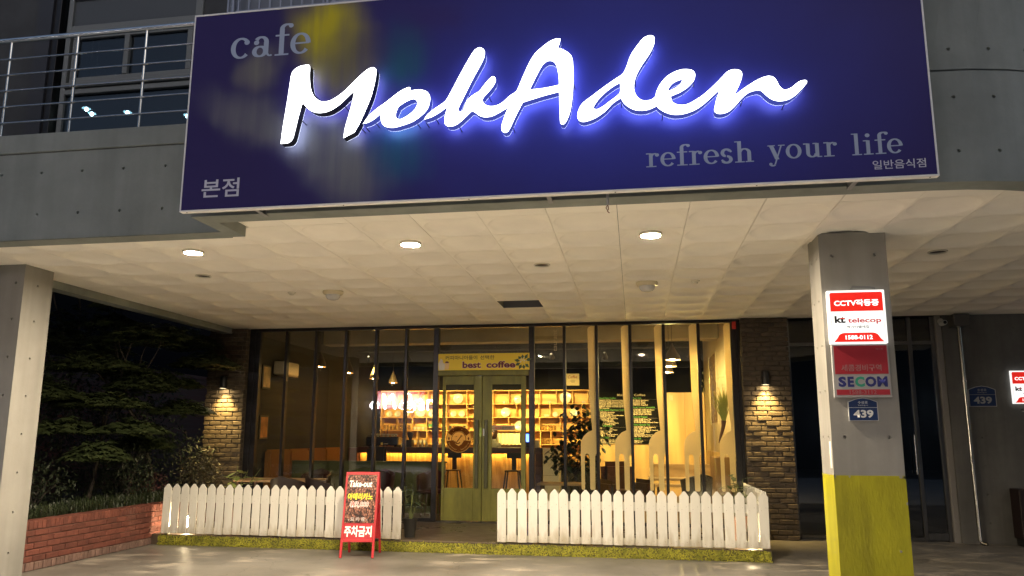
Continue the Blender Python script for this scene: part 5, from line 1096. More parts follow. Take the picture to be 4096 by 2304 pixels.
part('beam_body', MB().cbox(-6.64, 1.69, 15.6, 16.0, 3.5, 3.915, .01), mat('beam_concrete', (.3, .24, .17), .8, var=.2, scale=2), bm_)
# pine cladding on the right of the back wall and on the right wall
pc = thing('pine_cladding', 'pine board cladding behind the menu board and armchair', 'cladding', (.4, 19.2, FZ))
k = 0; x = -.9
while x < 1.68:
    w = min(.42, 1.69-x); part('board', MB().cbox(x, x+w-.004, 19.24, 19.298, FZ, 2.63 if x > .7 else 1.42, .003), pine, pc); x += .42
for k in range(8): part('board', MB().cbox(1.66, 1.698, 15.5+.45*k, min(15.946+.45*k, 19.2), FZ, 1.25, .003), pine, pc)
# shelf unit
sh = thing('wall_shelf', 'large pine shelf unit of staggered cubes behind the counter', 'shelf', (-3.7, 19.1, .9))
YS, YE = 19.0, 19.275
part('back_panel', MB().box(-6.46, -1.05, 19.276, 19.298, .8, 2.70), shelf_wood, sh)
rowz = [2.69, 2.355, 2.02, 1.69, 1.355, .95]
for z in rowz: part('shelf_board', MB().cbox(-6.455, -1.055, YS, YE, z-.011, z+.011, .002), shelf_wood, sh)
divs = [[-6.43, -6.08, -5.75, -5.45, -5.20, -4.72, -4.19, -3.51, -3.11, -2.70, -2.32, -1.91, -1.51, -1.13], [-6.43, -5.65, -4.71, -4.18, -3.51, -2.92, -2.35, -2.07, -1.28, -1.08], [-6.43, -6.0, -5.6, -5.22, -4.70, -4.17, -3.51, -3.11, -2.33, -1.82, -1.3], [-6.43, -5.75, -5.46, -5.21, -4.70, -4.17, -3.51, -2.9, -2.31, -2.05, -1.75, -1.3], [-6.43, -5.6, -4.7, -3.5, -2.31, -1.2]]
for r_, ds in enumerate(divs):
    for x in ds: part('divider', MB().cbox(x-.011, x+.011, YS+.001, YE, rowz[r_+1]+.0115, rowz[r_]-.0115, .002), shelf_wood, sh)
for a, b, z in ((-4.17, -3.52, 2.24), (-4.17, -3.52, 1.93), (-5.2, -4.72, 1.77)): part('shelf_board', MB().cbox(a+.012, b-.012, YS+.002, YE, z-.01, z+.01, .002), shelf_wood, sh)
rimm = [mat('plate_print_%d' % i, c, .3) for i, c in enumerate(((.05, .05, .04), (.25, .12, .05), (.1, .2, .08), (.4, .3, .15)))]
plates = [(-6.24, 2.031, .078), (-6.02, 2.031, .078), (-5.79, 2.031, .078), (-5.41, 2.031, .12), (-5.11, 2.031, .095), (-4.43, 2.366, .13), (-3.98, 2.25, .06), (-4.55, 2.031, .08), (-4.33, 2.031, .08), (-2.9, 2.366, .1), (-3.2, 2.031, .12), (-3.37, 1.7, .066), (-3.2, 1.7, .05), (-2.85, 1.7, .12), (-1.69, 2.366, .145), (-1.95, 2.031, .065), (-1.48, 2.031, .108), (-5.9, 2.366, .06)]
cols_ = ['left end', 'left', 'middle', 'right']
def shelf_place(x):
    return 'left of the door' if x < -4.75 else 'behind the left door leaf' if x < -3.6 else 'behind the right door leaf' if x < -2.75 else 'right of the door'
rown = {2.366: 'top row', 2.25: 'top row', 2.031: 'second row', 1.7: 'third row'}
seen = {}
for i, (x, z, r_) in enumerate(plates):
    sz = 'large' if r_ > .11 else 'medium' if r_ > .085 else 'small'
    lab = f'{sz} white display plate in the {rown[z]} of the shelf {shelf_place(x)}'
    t = thing('display_plate', lab, 'plate', (x, 19.12, z), group=f'{sz} plates, {rown[z]}, {shelf_place(x)}')
    M_ = Matrix.Translation((0, 0, r_)) @ Matrix.Rotation(R(80), 4, 'X')
    a = MB().lathe([(.002, 0), (r_*.6, 0), (r_*.7, .008), (r_, .018), (r_*.98, .022), (r_*.66, .013), (.002, .006)], n=26).mesh('dish', white_china, 50); a.transform(M_)
    o = bpy.data.objects.new('dish', a); COL.objects.link(o); o.parent = t
    q = MB().lathe([(.002, .0072), (r_*.5, .0072)], n=20).mesh('print', rimm[i % 4]); q.transform(M_); o = bpy.data.objects.new('print', q); COL.objects.link(o); o.parent = t
    s_ = MB().box(-.03, .03, -.02, .05, 0, .008).mesh('stand', dark_wood); o = bpy.data.objects.new('stand', s_); COL.objects.link(o); o.parent = t
def cup(x, z, y=19.1, s=1.0, lab=None, grp=None, m=white_china, name='cup'):
    t = thing(name, lab, 'cup', (x, y, z), group=grp)
    part('bowl', MB().lathe([(.02*s, 0), (.024*s, .004), (.036*s, .03*s), (.042*s, .062*s), (.039*s, .062*s), (.032*s, .03*s), (.005, .01)], n=16), m, t, 50, True)
    part('handle', MB().tube([(.036*s, 0, .05*s), (.06*s, 0, .045*s), (.058*s, 0, .025*s), (.034*s, 0, .02*s)], .004*s, 6), m, t, 50, True)
for x in (-3.25, -2.1, -1.25): cup(x, 2.366, lab='small cup standing in the top row of the shelf, right half', grp='cups in the top shelf row')
for x in (-2.2, -2.13, -1.75): cup(x, 2.031, lab='small cup beside plates in the second shelf row right of the door', grp='cups in the second shelf row')
for x in (-5.55, -5.45, -5.33): cup(x, 1.701, s=1.3, lab='white mug in the third shelf row left of the door', grp='mugs in the third shelf row')
for x in (-5.65, -5.53, -5.38, -5.28): cup(x, 1.366, s=1.3, lab='white mug in the fourth shelf row left of the door', grp='mugs in the fourth shelf row')
cup(-3.85, 1.94, lab='cup in the small cube behind the left door leaf', m=white_china)
gls = glass_mat('drinking_glass', (.9, .88, .8), .15)
for rowl, zz, xs_ in (('third', 1.701, [-6.35, -6.27, -6.18, -6.1, -5.93, -5.86, -5.78, -5.7, -2.25, -2.18, -2.1, -2.03, -1.96]), ('fourth', 1.366, [-2.24, -2.16, -2.1, -4.05, -3.95, -3.85])):
    for x in xs_:
        part_o = solo('drinking_glass', MB().lathe([(.025, 0), (.03, .004), (.034, .13), (.031, .13), (.026, .01), (.002, .008)], (x, 19.1, zz), 12), gls, f'clear drinking glass lined up in the {rowl} shelf row', 'glass', (x, 19.1, zz), f'glasses in the {rowl} shelf row', 50)
bx = thing('tea_box', 'stack of small green and yellow tea boxes on the shelf', 'boxes', (-5.05, 19.1, 1.78))
for i, c in enumerate(((.05, .2, .05), (.1, .25, .4), (.4, .35, .03), (.2, .1, .03), (.1, .3, .1), (.35, .2, .05))): part('carton', MB().cbox(-5.18+.09*(i % 3), -5.096+.09*(i % 3), 19.05, 19.15, 1.781+.075*(i//3), 1.853+.075*(i//3), .002), mat('carton_%d' % i, c, .5), bx)
st_ = thing('candle_stand', 'dark turned wooden stand in the third shelf row', 'stand', (-6.1, 19.08, 1.4))
for dx in (-.08, 0, .08): part('spindle', MB().lathe([(.02, 0), (.012, .03), (.018, .08), (.01, .15), (.016, .25), (.008, .36), (.012, .4), (.003, .42)], (-6.13+dx, 18.4, 1.305), 10), dark_wood, st_, 50)
for i in range(5): solo('picture_card', MB().obox((-4.62+.09*i, 19.1, 1.76), (1, 0, 0), (0, 1, .2), (0, -.2, 1), .035, .004, .06), rimm[i % 4], 'small printed card leaning in the third shelf row', 'card', (-4.62+.09*i, 19.1, 1.701), 'cards leaning on the shelf')
# counter
ct = thing('bar_counter', 'long bar counter with dark top and glowing plywood front', 'counter', (-4.2, 17.6, FZ))
part('countertop', MB().cbox(-6.4, -2.06, 17.28, 18.0, 1.19, 1.30, .006).cbox(-6.4, -2.06, 17.28, 17.32, 1.165, 1.1895, .003), dark_wood, ct)
for k in range(6): part('front_panel', MB().cbox(-6.37+.69*k, -5.684+.69*k, 17.42, 17.44, FZ, 1.188, .002), ply, ct)
part('end_post', MB().cbox(-2.23, -2.07, 17.36, 17.98, FZ, 1.188, .004), dark_wood, ct)
part('side_panel', MB().cbox(-6.62, -6.405, 17.3, 17.98, FZ, 1.28, .004), mat('maroon_panel', (.1, .03, .02), .5), ct)
part('light_strip', MB().box(-6.36, -2.3, 17.33, 17.345, 1.178, 1.187), emit_mat('counter_led', (1.0, .6, .13), 40.0), ct)
part('back_counter', MB().cbox(-6.4, -2.1, 18.62, 18.98, FZ, 1.02, .004), dark_wood, ct)
em_ = thing('espresso_machine', 'black espresso machine on the left of the counter', 'espresso machine', (-5.83, 17.6, 1.30))
part('body', MB().cbox(-6.23, -5.44, 17.36, 17.8, 1.33, 1.535, .02), mat('gloss_black', (.012, .012, .014), .2, coat=.6), em_); part('foot', MB().box(-6.18, -6.12, 17.4, 17.76, 1.301, 1.33).box(-5.55, -5.49, 17.4, 17.76, 1.301, 1.33), black_soft, em_)
part('cup_rail', MB().tube([(-6.2, 17.4, 1.56), (-5.47, 17.4, 1.56)], .006, 6), steel, em_)
part('badge', MB().box(-5.86, -5.81, 17.356, 17.359, 1.35, 1.4), mat('badge', (.7, .55, .2), .4), em_); part('script_mark', MB().box(-5.79, -5.68, 17.356, 17.359, 1.365, 1.378), mat('badge_silver', (.5, .5, .5), .3), em_)
part('steam_wand', MB().tube([(-5.42, 17.5, 1.5), (-5.38, 17.45, 1.42), (-5.39, 17.44, 1.33)], .007, 6), steel, em_)
for i, x in enumerate((-6.12, -6.0, -5.86, -5.76, -5.65, -5.57)): cup(x, 1.536, 17.55, 1.15, 'white cup warming on top of the espresso machine', 'cups on the espresso machine')
gd = thing('coffee_grinder', 'dark coffee grinder beside the espresso machine', 'grinder', (-5.22, 17.6, 1.3))
part('body', MB().cbox(-5.29, -5.16, 17.5, 17.7, 1.30, 1.47, .01), black_soft, gd); part('hopper', MB().lathe([(.03, 0), (.08, .12), (.08, .17), (.03, .18)], (-5.22, 17.6, 1.47), 16), mat('smoked_hopper', (.05, .04, .04), .15), gd, smooth=40)
for i, x in enumerate((-5.0, -4.9, -4.8, -4.52, -4.44)): solo('syrup_bottle', MB().lathe([(.03, 0), (.032, .08), (.022, .1), (.012, .13), (.012, .16), (.02, .165), (.004, .19)], (x, 17.5, 1.301), 12), mat('bottle_glass', (.5, .42, .3), .2), 'small pump bottle on the counter left of the door', 'bottle', (x, 17.5, 1.301), 'pump bottles on the counter', 50)
ps = thing('cash_terminal', 'cash register terminal with blue screen right of the door', 'monitor', (-2.45, 17.6, 1.3))
part('stand', MB().cbox(-2.5, -2.38, 17.55, 17.68, 1.30, 1.42, .01), black_soft, ps); part('case', MB().cbox(-2.6, -2.3, 17.5, 17.54, 1.4, 1.64, .01), black_soft, ps); part('screen', MB().box(-2.57, -2.33, 17.497, 17.4995, 1.43, 1.61), emit_mat('blue_screen', (.05, .2, 1.0), 1.6), ps)
part('printer', MB().cbox(-2.27, -2.16, 17.5, 17.66, 1.301, 1.47, .01), mat('beige_case', (.35, .3, .22), .5), ps)
cu = thing('scalloped_awning', 'cream scalloped cloth screen behind the counter at the right door leaf', 'cloth', (-3.0, 18.5, 1.36))
w_ = MB(); n_ = 40
for i in range(n_+1):
    x = -3.45+.95*i/n_; yy = 18.5+.02*math.sin(i*1.6); w_.v += [(x, yy, 1.36+.012*math.sin(i*1.6)), (x, yy, 1.63)]
    if i: w_.f.append((2*i-2, 2*i, 2*i+1, 2*i-1))
part('cloth', w_, mat('cream_cloth', (.75, .68, .5), .8), cu, smooth=60); part('rod', MB().tube([(-3.46, 18.5, 1.64), (-2.48, 18.5, 1.64)], .008, 6), dark_metal, cu); part('bracket', MB().box(-3.0, -2.98, 18.5, 18.98, 1.64, 1.66).box(-3.45, -2.5, 18.508, 18.53, 1.02, 1.355), dark_wood, cu)
wc = thing('white_cabinet', 'white cabinet standing at the right end of the bar counter', 'cabinet', (-1.86, 17.4, FZ))
part('carcass', MB().cbox(-2.04, -1.68, 17.2, 17.7, FZ, 1.27, .008), mat('cabinet_white', (.5, .46, .36), .5), wc); part('seam', MB().box(-2.03, -1.69, 17.197, 17.2, .70, .705), black_soft, wc); part('lid', MB().cbox(-2.05, -1.67, 17.19, 17.71, 1.271, 1.29, .005), mat('cabinet_lid', (.6, .55, .42), .4), wc)
def stool(lab, x, y):
    t = thing('bar_stool', lab, 'stool', (x, y, FZ), group='black metal bar stools')
    part('seat', MB().cbox(-.16, .16, -.16, .16, .66, .685, .01), black_soft, t, local=True)
    for sx in (-1, 1):
        for sy in (-1, 1): part('leg', MB().tube([(sx*.13, sy*.13, .66), (sx*.21, sy*.21, 0)], .016, 8), black_soft, t, 50, True)
    for a, b in (((-.19, -.19), (.19, -.19)), ((-.19, .19), (.19, .19)), ((-.19, -.19), (-.19, .19)), ((.19, -.19), (.19, .19))): part('rung', MB().tube([(*a, .2), (*b, .2)], .01, 6), black_soft, t, local=True)
    part('backrest', MB().cbox(-.05, .05, .16, .18, .685, 1.02, .004).cbox(-.16, .16, .158, .182, .93, 1.05, .01), black_soft, t, local=True)
stool('black metal bar stool seen through the right door glass', -2.62, 16.6); stool('black metal bar stool seen through the left door glass', -3.95, 16.6)
# barista
pr = thing('person', 'person with dark hair behind the counter at the right door leaf', 'person', (-3.36, 18.25, FZ), rotz=R(-25))
def skin_body():
    J = [((0, 0, .82), .13, .1), ((0, 0, 1.0), .125, .09), ((0, 0, 1.18), .15, .1), ((0, 0, 1.27), .09, .07), ((0, -.01, 1.33), .048, .048), ((0, -.02, 1.40), .06, .07), ((0, -.025, 1.48), .072, .09), ((0, -.02, 1.55), .05, .06)]
    E_ = [(0, 1), (1, 2), (2, 3), (3, 4), (4, 5), (5, 6), (6, 7)]
    def chain(root, pts):
        p = root
        for q in pts: J.append(q); E_.append((p, len(J)-1)); p = len(J)-1
    for s in (-1, 1):
        chain(2, [((s*.17, 0, 1.22), .055, .055), ((s*.22, -.02, .98), .042, .042), ((s*.17, -.2, .93), .032, .032), ((s*.14, -.27, .94), .03, .02)])
        chain(0, [((s*.09, 0, .76), .085, .085), ((s*.095, -.01, .44), .06, .06), ((s*.1, .01, .08), .04, .04), ((s*.1, -.1, .035), .035, .03)])
    me = bpy.data.meshes.new('body'); me.from_pydata([j[0] for j in J], E_, []); o = bpy.data.objects.new('body', me); COL.objects.link(o)
    md = o.modifiers.new('skin', 'SKIN'); md.use_smooth_shade = True
    for v, j in zip(me.skin_vertices[0].data, J): v.radius = (j[1], j[2])
    me.skin_vertices[0].data[0].use_root = True
    o.modifiers.new('sub', 'SUBSURF').levels = 1; o.modifiers['sub'].render_levels = 1
    return o
pb = skin_body(); pb.parent = pr; pb.data.materials.append(mat('grey_shirt', (.2, .19, .17), .8))
part('hair', MB().lathe([(.01, .135), (.06, .12), (.098, .07), (.105, .0), (.095, -.07), (.07, -.13)], (0, .005, 1.475), 18), mat('dark_hair', (.05, .02, .015), .45), pr, 60, True)
part('face', MB().lathe([(.01, .06), (.045, .045), (.066, 0), (.058, -.05), (.03, -.09), (.005, -.1)], (0, -.055, 1.47), 16), mat('skin', (.5, .3, .2), .5), pr, 60, True)
part('nose', MB().lathe([(.004, .03), (.014, -.012), (.003, -.018)], (0, -.122, 1.46), 8), mat('skin', (.5, .3, .2)), pr, 60, True)
# menu board
mn = thing('menu_board', 'large black coffee menu board on the pine wall', 'menu board', (-.05, 19.0, 1.38))
mbd = part('board', MB().cbox(-.89, .68, 19.2, 19.236, 1.385, 2.64, .003), mat('chalk_black', (.006, .006, .007), .8, spec=.1), mn)
mw = mat('menu_white', (.75, .62, .45), .6); mgn = mat('menu_green', (.08, .3, .06), .6)
letter('lettering', fit_text('MokAden', .32, .06, bold=.01, shear=.2), mw, mbd, -.42, 19.198, 2.545); letter('lettering', fit_text('Coffee', .27, .055, bold=.01), mw, mbd, .0, 19.198, 2.545)
def menu_block(x, z, head, items):
    letter('lettering', text_mesh(head, .058, align='LEFT', bold=.0012), mgn, mbd, x, 19.198, z)
    part('rule', MB().box(x, x+.72, 19.1975, 19.1985, z-.016, z-.0145), mw, mbd)
    me = text_mesh('\n'.join(items), .04, align='LEFT', bold=.0008, line=.93, res=2); letter('lettering', me, mw, mbd, x+.005, 19.198, z-.055)
menu_block(-.87, 2.48, 'Hand Drip Coffee', ['과테말라 안티구아 Guatemala Antigua', '인도네시아 만델링 Indonesia Mandheling', '에티오피아 예가체프 Ethiopia Yirgacheffe', '코스타리카 따라주 Costarica Tarrazu', '콜롬비아 수프리모 Colombia Supremo', '케냐 Kenya AA'])
menu_block(-.86, 2.19, 'Real Italian Espresso Coffee', ['아메리카노 Americano', '에스프레소 Espresso', '카라멜 마끼아또 Caramel Macchiato', '카페비엔나 Caffe Vienna', '카푸치노 Caffe Cappuccino', '카페라떼 Caffe Latte', '카페모카 Caffe Mocha', '카라멜 모카 Caramel Mocha', '더치커피 Dutch Coffee'])
menu_block(-.85, 1.80, 'Special Latte', ['그린티 Green Tea', '고구마라떼 Sweet Potato', '초콜릿 Chocolate', '밀크티 Milk Tea', '리얼 딸기 Real Strawberry', '리얼 망고 Real Mango'])
menu_block(-.85, 1.52, 'Fruit Juice', ['딸기주스 Strawberry Juice', '망고주스 Mango Juice', '토마토주스 Tomato Juice'])
menu_block(-.04, 2.48, 'Real Ade', ['딸기에이드 Strawberry', '망고에이드 Mango', '레몬에이드 Lemon', '자몽에이드 Grapefruit'])
menu_block(-.035, 2.25, 'Fruit Yogurt Smoothie', ['요거트 딸기 스무디 Strawberry', '요거트 망고 스무디 Mango', '요거트 유자 스무디 Citron', '플레인 요거트 스무디 Plain'])
menu_block(-.03, 2.02, 'Special Frappe', ['그린티 프라페 Green Tea', '자바칩 프라페 Java Chip', '쿠키앤크림 프라페 Cookie & Cream'])
menu_block(-.03, 1.83, 'Eilles Special Tea', ['아쌈 라즈베리 Assam Raspberry', '카시스 베리 Cassis Berry', '애플 & 캐모마일 Apple & Camomile', '진저 애플 Ginger Apple', '오렌지 Orange', '엘더플라워 Elder Flower Garden', '레몬 허벌가든 Lemon Herbal Garden'])
menu_block(-.03, 1.495, 'Ice Tea', ['복숭아 Peach', '망고 Mango'])
cs_ = thing('coffee_picture', 'small cream square picture with the word coffee above shelf', 'picture', (-1.51, 19.28, 2.81))
part('canvas', MB().cbox(-1.68, -1.355, 19.27, 19.298, 2.82, 3.12, .003), mat('cream_canvas', (.55, .45, .28), .7, var=.15, scale=9), cs_); letter('lettering', fit_text('Coffee', .24, .075, shear=.25, bold=.01), mat('canvas_red', (.25, .05, .03), .7), cs_, -1.64, 19.268, 3.0)
part('painted_cup', MB().prism([(-1.56, 2.89), (-1.47, 2.89), (-1.45, 2.95), (-1.58, 2.95)], 19.2675, 19.2695), mat('canvas_grey', (.4, .33, .22), .7), cs_)
solo('switch_plate', MB().cbox(.84, .93, 19.225, 19.239, 2.43, 2.56, .004), mat('ivory_switch', (.6, .5, .32), .5), 'small ivory plate on the pine wall right of the menu', 'plate', (.885, 19.23, 2.43))
po_ = thing('wall_poster', 'tall dark brown ornate poster on the cream right wall', 'poster', (1.69, 17, 1.82))
part('sheet', MB().box(1.69, 1.698, 16.35, 17.75, 1.86, 3.3), mat('ornate_brown', (.09, .035, .02), .6, col2=(.42, .28, .14), scale=14, sharp=(.45, .55)), po_)
part('frame', MB().box(1.68, 1.697, 16.3, 16.349, 1.83, 3.33).box(1.68, 1.697, 17.751, 17.8, 1.83, 3.33), cream, po_)
# furniture on the right
ac_ = thing('leather_armchair', 'dark brown leather armchair in front of the pine wall', 'armchair', (-.2, 14.4, FZ), rotz=R(25))
lea = mat('brown_leather', (.05, .017, .01), .3, var=.2, scale=6)
def cush(x0, x1, y0, y1, z0, z1, b=.06):
    me = chamfer_mesh(x1-x0, y1-y0, z1-z0, b, 4); mb = MB(); c = Vector(((x0+x1)/2, (y0+y1)/2, (z0+z1)/2)); mb.add([v.co+c for v in me.vertices], [tuple(p.vertices) for p in me.polygons]); return mb
part('seat', cush(-.3, .3, -.3, .3, .28, .46), lea, ac_, 60, True); part('backrest', cush(-.33, .33, .25, .45, .3, .95, .09), lea, ac_, 60, True); part('arm', cush(-.45, -.3, -.35, .4, .2, .64, .07), lea, ac_, 60, True); part('arm', cush(.3, .45, -.35, .4, .2, .64, .07), lea, ac_, 60, True)
for sx in (-1, 1):
    for sy in (-1, 1): part('leg', MB().tube([(sx*.35, sy*.28, .24), (sx*.37, sy*.3, 0)], [.025, .016], 8), dark_wood, ac_, local=True)
lt_wood = wood_mat('light_bench_wood', (.4, .26, .12), (.58, .4, .2), 2.5, .45, 'X')
table('low_table', 'light wood low table behind the third fork decal', .7, 15.2, .95, .6, FZ, .64, lt_wood)
table('pedestal_table', 'brown table carrying the planter behind the window right of the door', -1.27, 13.45, .8, .55, FZ, .62, tan_wood)
bn2 = thing('pine_bench', 'pale wooden bench along the cream right wall', 'bench', (1.2, 16.4, FZ)); part('seat', MB().cbox(.35, 1.6, 16.2, 16.65, FZ+.4, FZ+.45, .005), lt_wood, bn2); part('backrest', MB().cbox(.35, 1.6, 16.66, 16.7, FZ+.5, FZ+.85, .005), lt_wood, bn2)
for x in (.42, 1.5): part('leg', MB().cbox(x, x+.05, 16.22, 16.69, FZ, FZ+.399, .003), dark_wood, bn2)
ab2 = thing('brown_cabinet', 'plain brown cabinet standing against the cream right wall', 'cabinet', (1.5, 14.7, FZ)); part('carcass', MB().cbox(1.38, 1.66, 14.2, 15.1, FZ, 1.2, .006), wood_mat('brown_cab', (.2, .11, .05), (.3, .17, .08), 2, .5), ab2); part('plinth', MB().box(1.4, 1.65, 14.22, 15.08, FZ-.0, FZ+.02), dark_wood, ab2)
tub_chair('dark tub chair inside at the right end of the window', 1.0, 13.5, .15, R(200), mat('dark_chair', (.02, .012, .01), .5), None)
# left interior
lp = thing('low_partition', 'low olive green partition behind the left windows', 'partition', (-5.05, 14.1, FZ)); part('panel', MB().cbox(-6.6, -3.5, 14.05, 14.15, FZ, 1.06, .005), mat('olive_panel', (.08, .085, .03), .7, var=.2, scale=3), lp); part('cap_rail', MB().cbox(-6.62, -3.48, 14.03, 14.17, 1.061, 1.085, .004), mat('olive_cap', (.06, .065, .025), .6), lp)
ob = thing('orange_bench', 'orange cushioned bench along the dark brick interior wall', 'bench', (-6.4, 15, FZ)); part('base', MB().cbox(-6.63, -6.1, 13.1, 16.6, FZ, .5, .006), dark_wood, ob)
oc = mat('orange_fabric', (.22, .085, .015), .85, rnd=.25)
for k in range(4): inst(cush(-.06, .06, -.42, .42, -.36, .36, .03).mesh('cushion', oc, 60), 'cushion', (-6.56, 13.55+.86*k, .94), ob)
hc = thing('high_back_chair', 'dark high backed chair at the end of the orange bench', 'chair', (-5.6, 16.3, FZ)); part('backrest', cush(-5.85, -5.4, 16.35, 16.47, .5, 1.32, .05), black_soft, hc, 60); part('seat', cush(-5.85, -5.4, 15.9, 16.34, .5, .6, .03), black_soft, hc, 60)
for x in (-5.82, -5.44):
    for y_ in (15.95, 16.4): part('leg', MB().tube([(x, y_, .5), (x, y_, FZ)], .018, 8), black_soft, hc)
for (z0, z1, c, lab) in ((2.42, 2.79, (.3, .2, .1), 'framed sepia picture high on the interior brick wall'), (1.52, 1.88, (.35, .14, .04), 'framed orange landscape picture low on the interior brick wall')):
    t = thing('framed_picture', lab, 'picture', (-6.64, 13.05, z0)); part('frame', MB().cbox(-6.65, -6.62, 12.9, 13.23, z0-.03, z1+.03, .005), black_soft, t); part('print', MB().box(-6.619, -6.616, 12.94, 13.19, z0, z1), mat('print_'+lab[7:12], c, .6, var=.5, scale=6), t)
acu = thing('wall_air_conditioner', 'cream wall air conditioner on the interior brick wall', 'air conditioner', (-6.55, 13.6, 2.65)); part('casing', MB().cbox(-6.65, -6.43, 13.35, 14.0, 2.68, 2.93, .02), mat('ac_cream', (.5, .4, .28), .4), acu); part('louvre', MB().box(-6.6, -6.425, 13.38, 13.97, 2.655, 2.678), mat('ac_dark', (.15, .1, .06), .5), acu)
# lamps
def pendant(x, y, z, lab, grp, m, watt, r_=.13):
    t = thing('pendant_lamp', lab, 'pendant lamp', (x, y, z), group=grp)
    part('shade', MB().lathe([(.012, .3), (.02, .26), (.05, .19), (r_*.9, .07), (r_, .0), (r_*.97, .0), (r_*.86, .06), (.045, .18), (.012, .25)], (x, y, z), 24, cap=False), mat('pendant_dark', (.1, .07, .05), .4), t, 50)
    part('cord', MB().tube([(x, y, z+.3), (x, y, 3.92)], .005, 6), black_soft, t); part('bulb', MB().lathe([(.02, .1), (.055, .05), (.06, .02), (.04, .004), (.003, -.002)], (x, y, z), 16), m, t, 60)
    ld = bpy.data.lights.new('glow', 'POINT'); ld.energy = watt; ld.color = (1, .7, .26); ld.shadow_soft_size = .05; lo = bpy.data.objects.new('glow', ld); COL.objects.link(lo); lo.parent = t; lo.location = (0, 0, -.03)
orange_b = emit_mat('orange_bulb', (1, .5, .12), 60); warm_b = emit_mat('warm_bulb', (1, .72, .35), 24)
for i, (y_, lab) in enumerate(((13.8, 'nearest small orange pendant lamp in the left windows'), (15.27, 'second orange pendant lamp in the left windows'), (16.89, 'third orange pendant lamp in the left windows'), (18.3, 'farthest pendant lamp in the left windows'))): pendant(-5.91, y_, 2.85, lab, 'pendant lamps on the left', orange_b, .9, .11)
for i, (y_, lab) in enumerate(((13.3, 'nearest dark pendant lamp in the right windows'), (14.57, 'second dark pendant lamp in the right windows'), (15.9, 'third dark pendant lamp in the right windows'))): pendant(.66, y_, 2.85, lab, 'pendant lamps on the right', warm_b, 42, .14)
tr = thing('track_rail', 'black ceiling track carrying the spotlights', 'track', (-2, 16.5, 3.4)); part('rail', MB().cbox(-6.2, 1.4, 16.48, 16.52, 3.42, 3.45, .004), black_soft, tr)
for x in (-6.0, -3, .5): part('hanger', MB().tube([(x, 16.5, 3.45), (x, 16.5, 3.92)], .006, 6), black_soft, tr)
heads = [(-5.9, (-6.0, 19.2, 1.9), 75), (-5.0, (-5.1, 19.2, 1.9), 75), (-3.95, (-4.2, 19.2, 1.9), 75), (-3.2, (-3.3, 19.2, 1.8), 75), (-2.5, (-2.4, 19.2, 1.8), 75), (-1.75, (-1.6, 19.2, 1.9), 65), (-.6, (-.3, 19.2, 1.2), 60), (.5, (.6, 19.2, 1.1), 60), (1.2, (1.3, 19.2, 1.9), 45)]  # last three heads are added to brighten the pine wall
names_ = ['leftmost', 'second', 'third', 'fourth', 'fifth', 'sixth', 'seventh', 'eighth', 'rightmost']
for (x, tgt, e), nm in zip(heads, names_):
    t = thing('track_spotlight', f'black track spotlight, {nm} along the ceiling track', 'spotlight', (x, 16.5, 3.3), group='track spotlights')
    c = Vector((x, 16.5, 3.28)); d = (Vector(tgt)-c).normalized()
    part('stem', MB().tube([(x, 16.5, 3.42), (x, 16.5, 3.3)], .008, 8), black_soft, t); part('can', MB().tube([c-d*.09, c-d*.06, c+d*.02, c+d*.07], [.02, .04, .045, .06], 14, cap=False), black_soft, t, 50)
    part('lens', MB().tube([c+d*.03, c+d*.032], .045, 14), emit_mat('spot_lens', (1, .8, .45), 12), t)
    ld = bpy.data.lights.new('beam', 'SPOT'); ld.energy = e*3.0; ld.color = (1, .7, .2); ld.spot_size = R(58); ld.spot_blend = .8; ld.shadow_soft_size = .04
    lo = bpy.data.objects.new('beam', ld); COL.objects.link(lo); lo.parent = t; lo.location = (c+d*.075)-wloc(t); lo.rotation_euler = d.to_track_quat('-Z', 'Y').to_euler()
cas = thing('ceiling_cassette', 'cream ceiling air conditioner cassette near the spotlights', 'air conditioner', (-1.6, 17.6, 3.8)); part('panel', MB().cbox(-2.25, -1.3, 17.3, 18.2, 3.86, 3.91, .01), mat('cassette_cream', (.62, .52, .34), .4), cas); part('grille', MB().box(-2.0, -1.55, 17.5, 18.0, 3.852, 3.859), mat('cassette_grille', (.35, .28, .18), .5), cas)
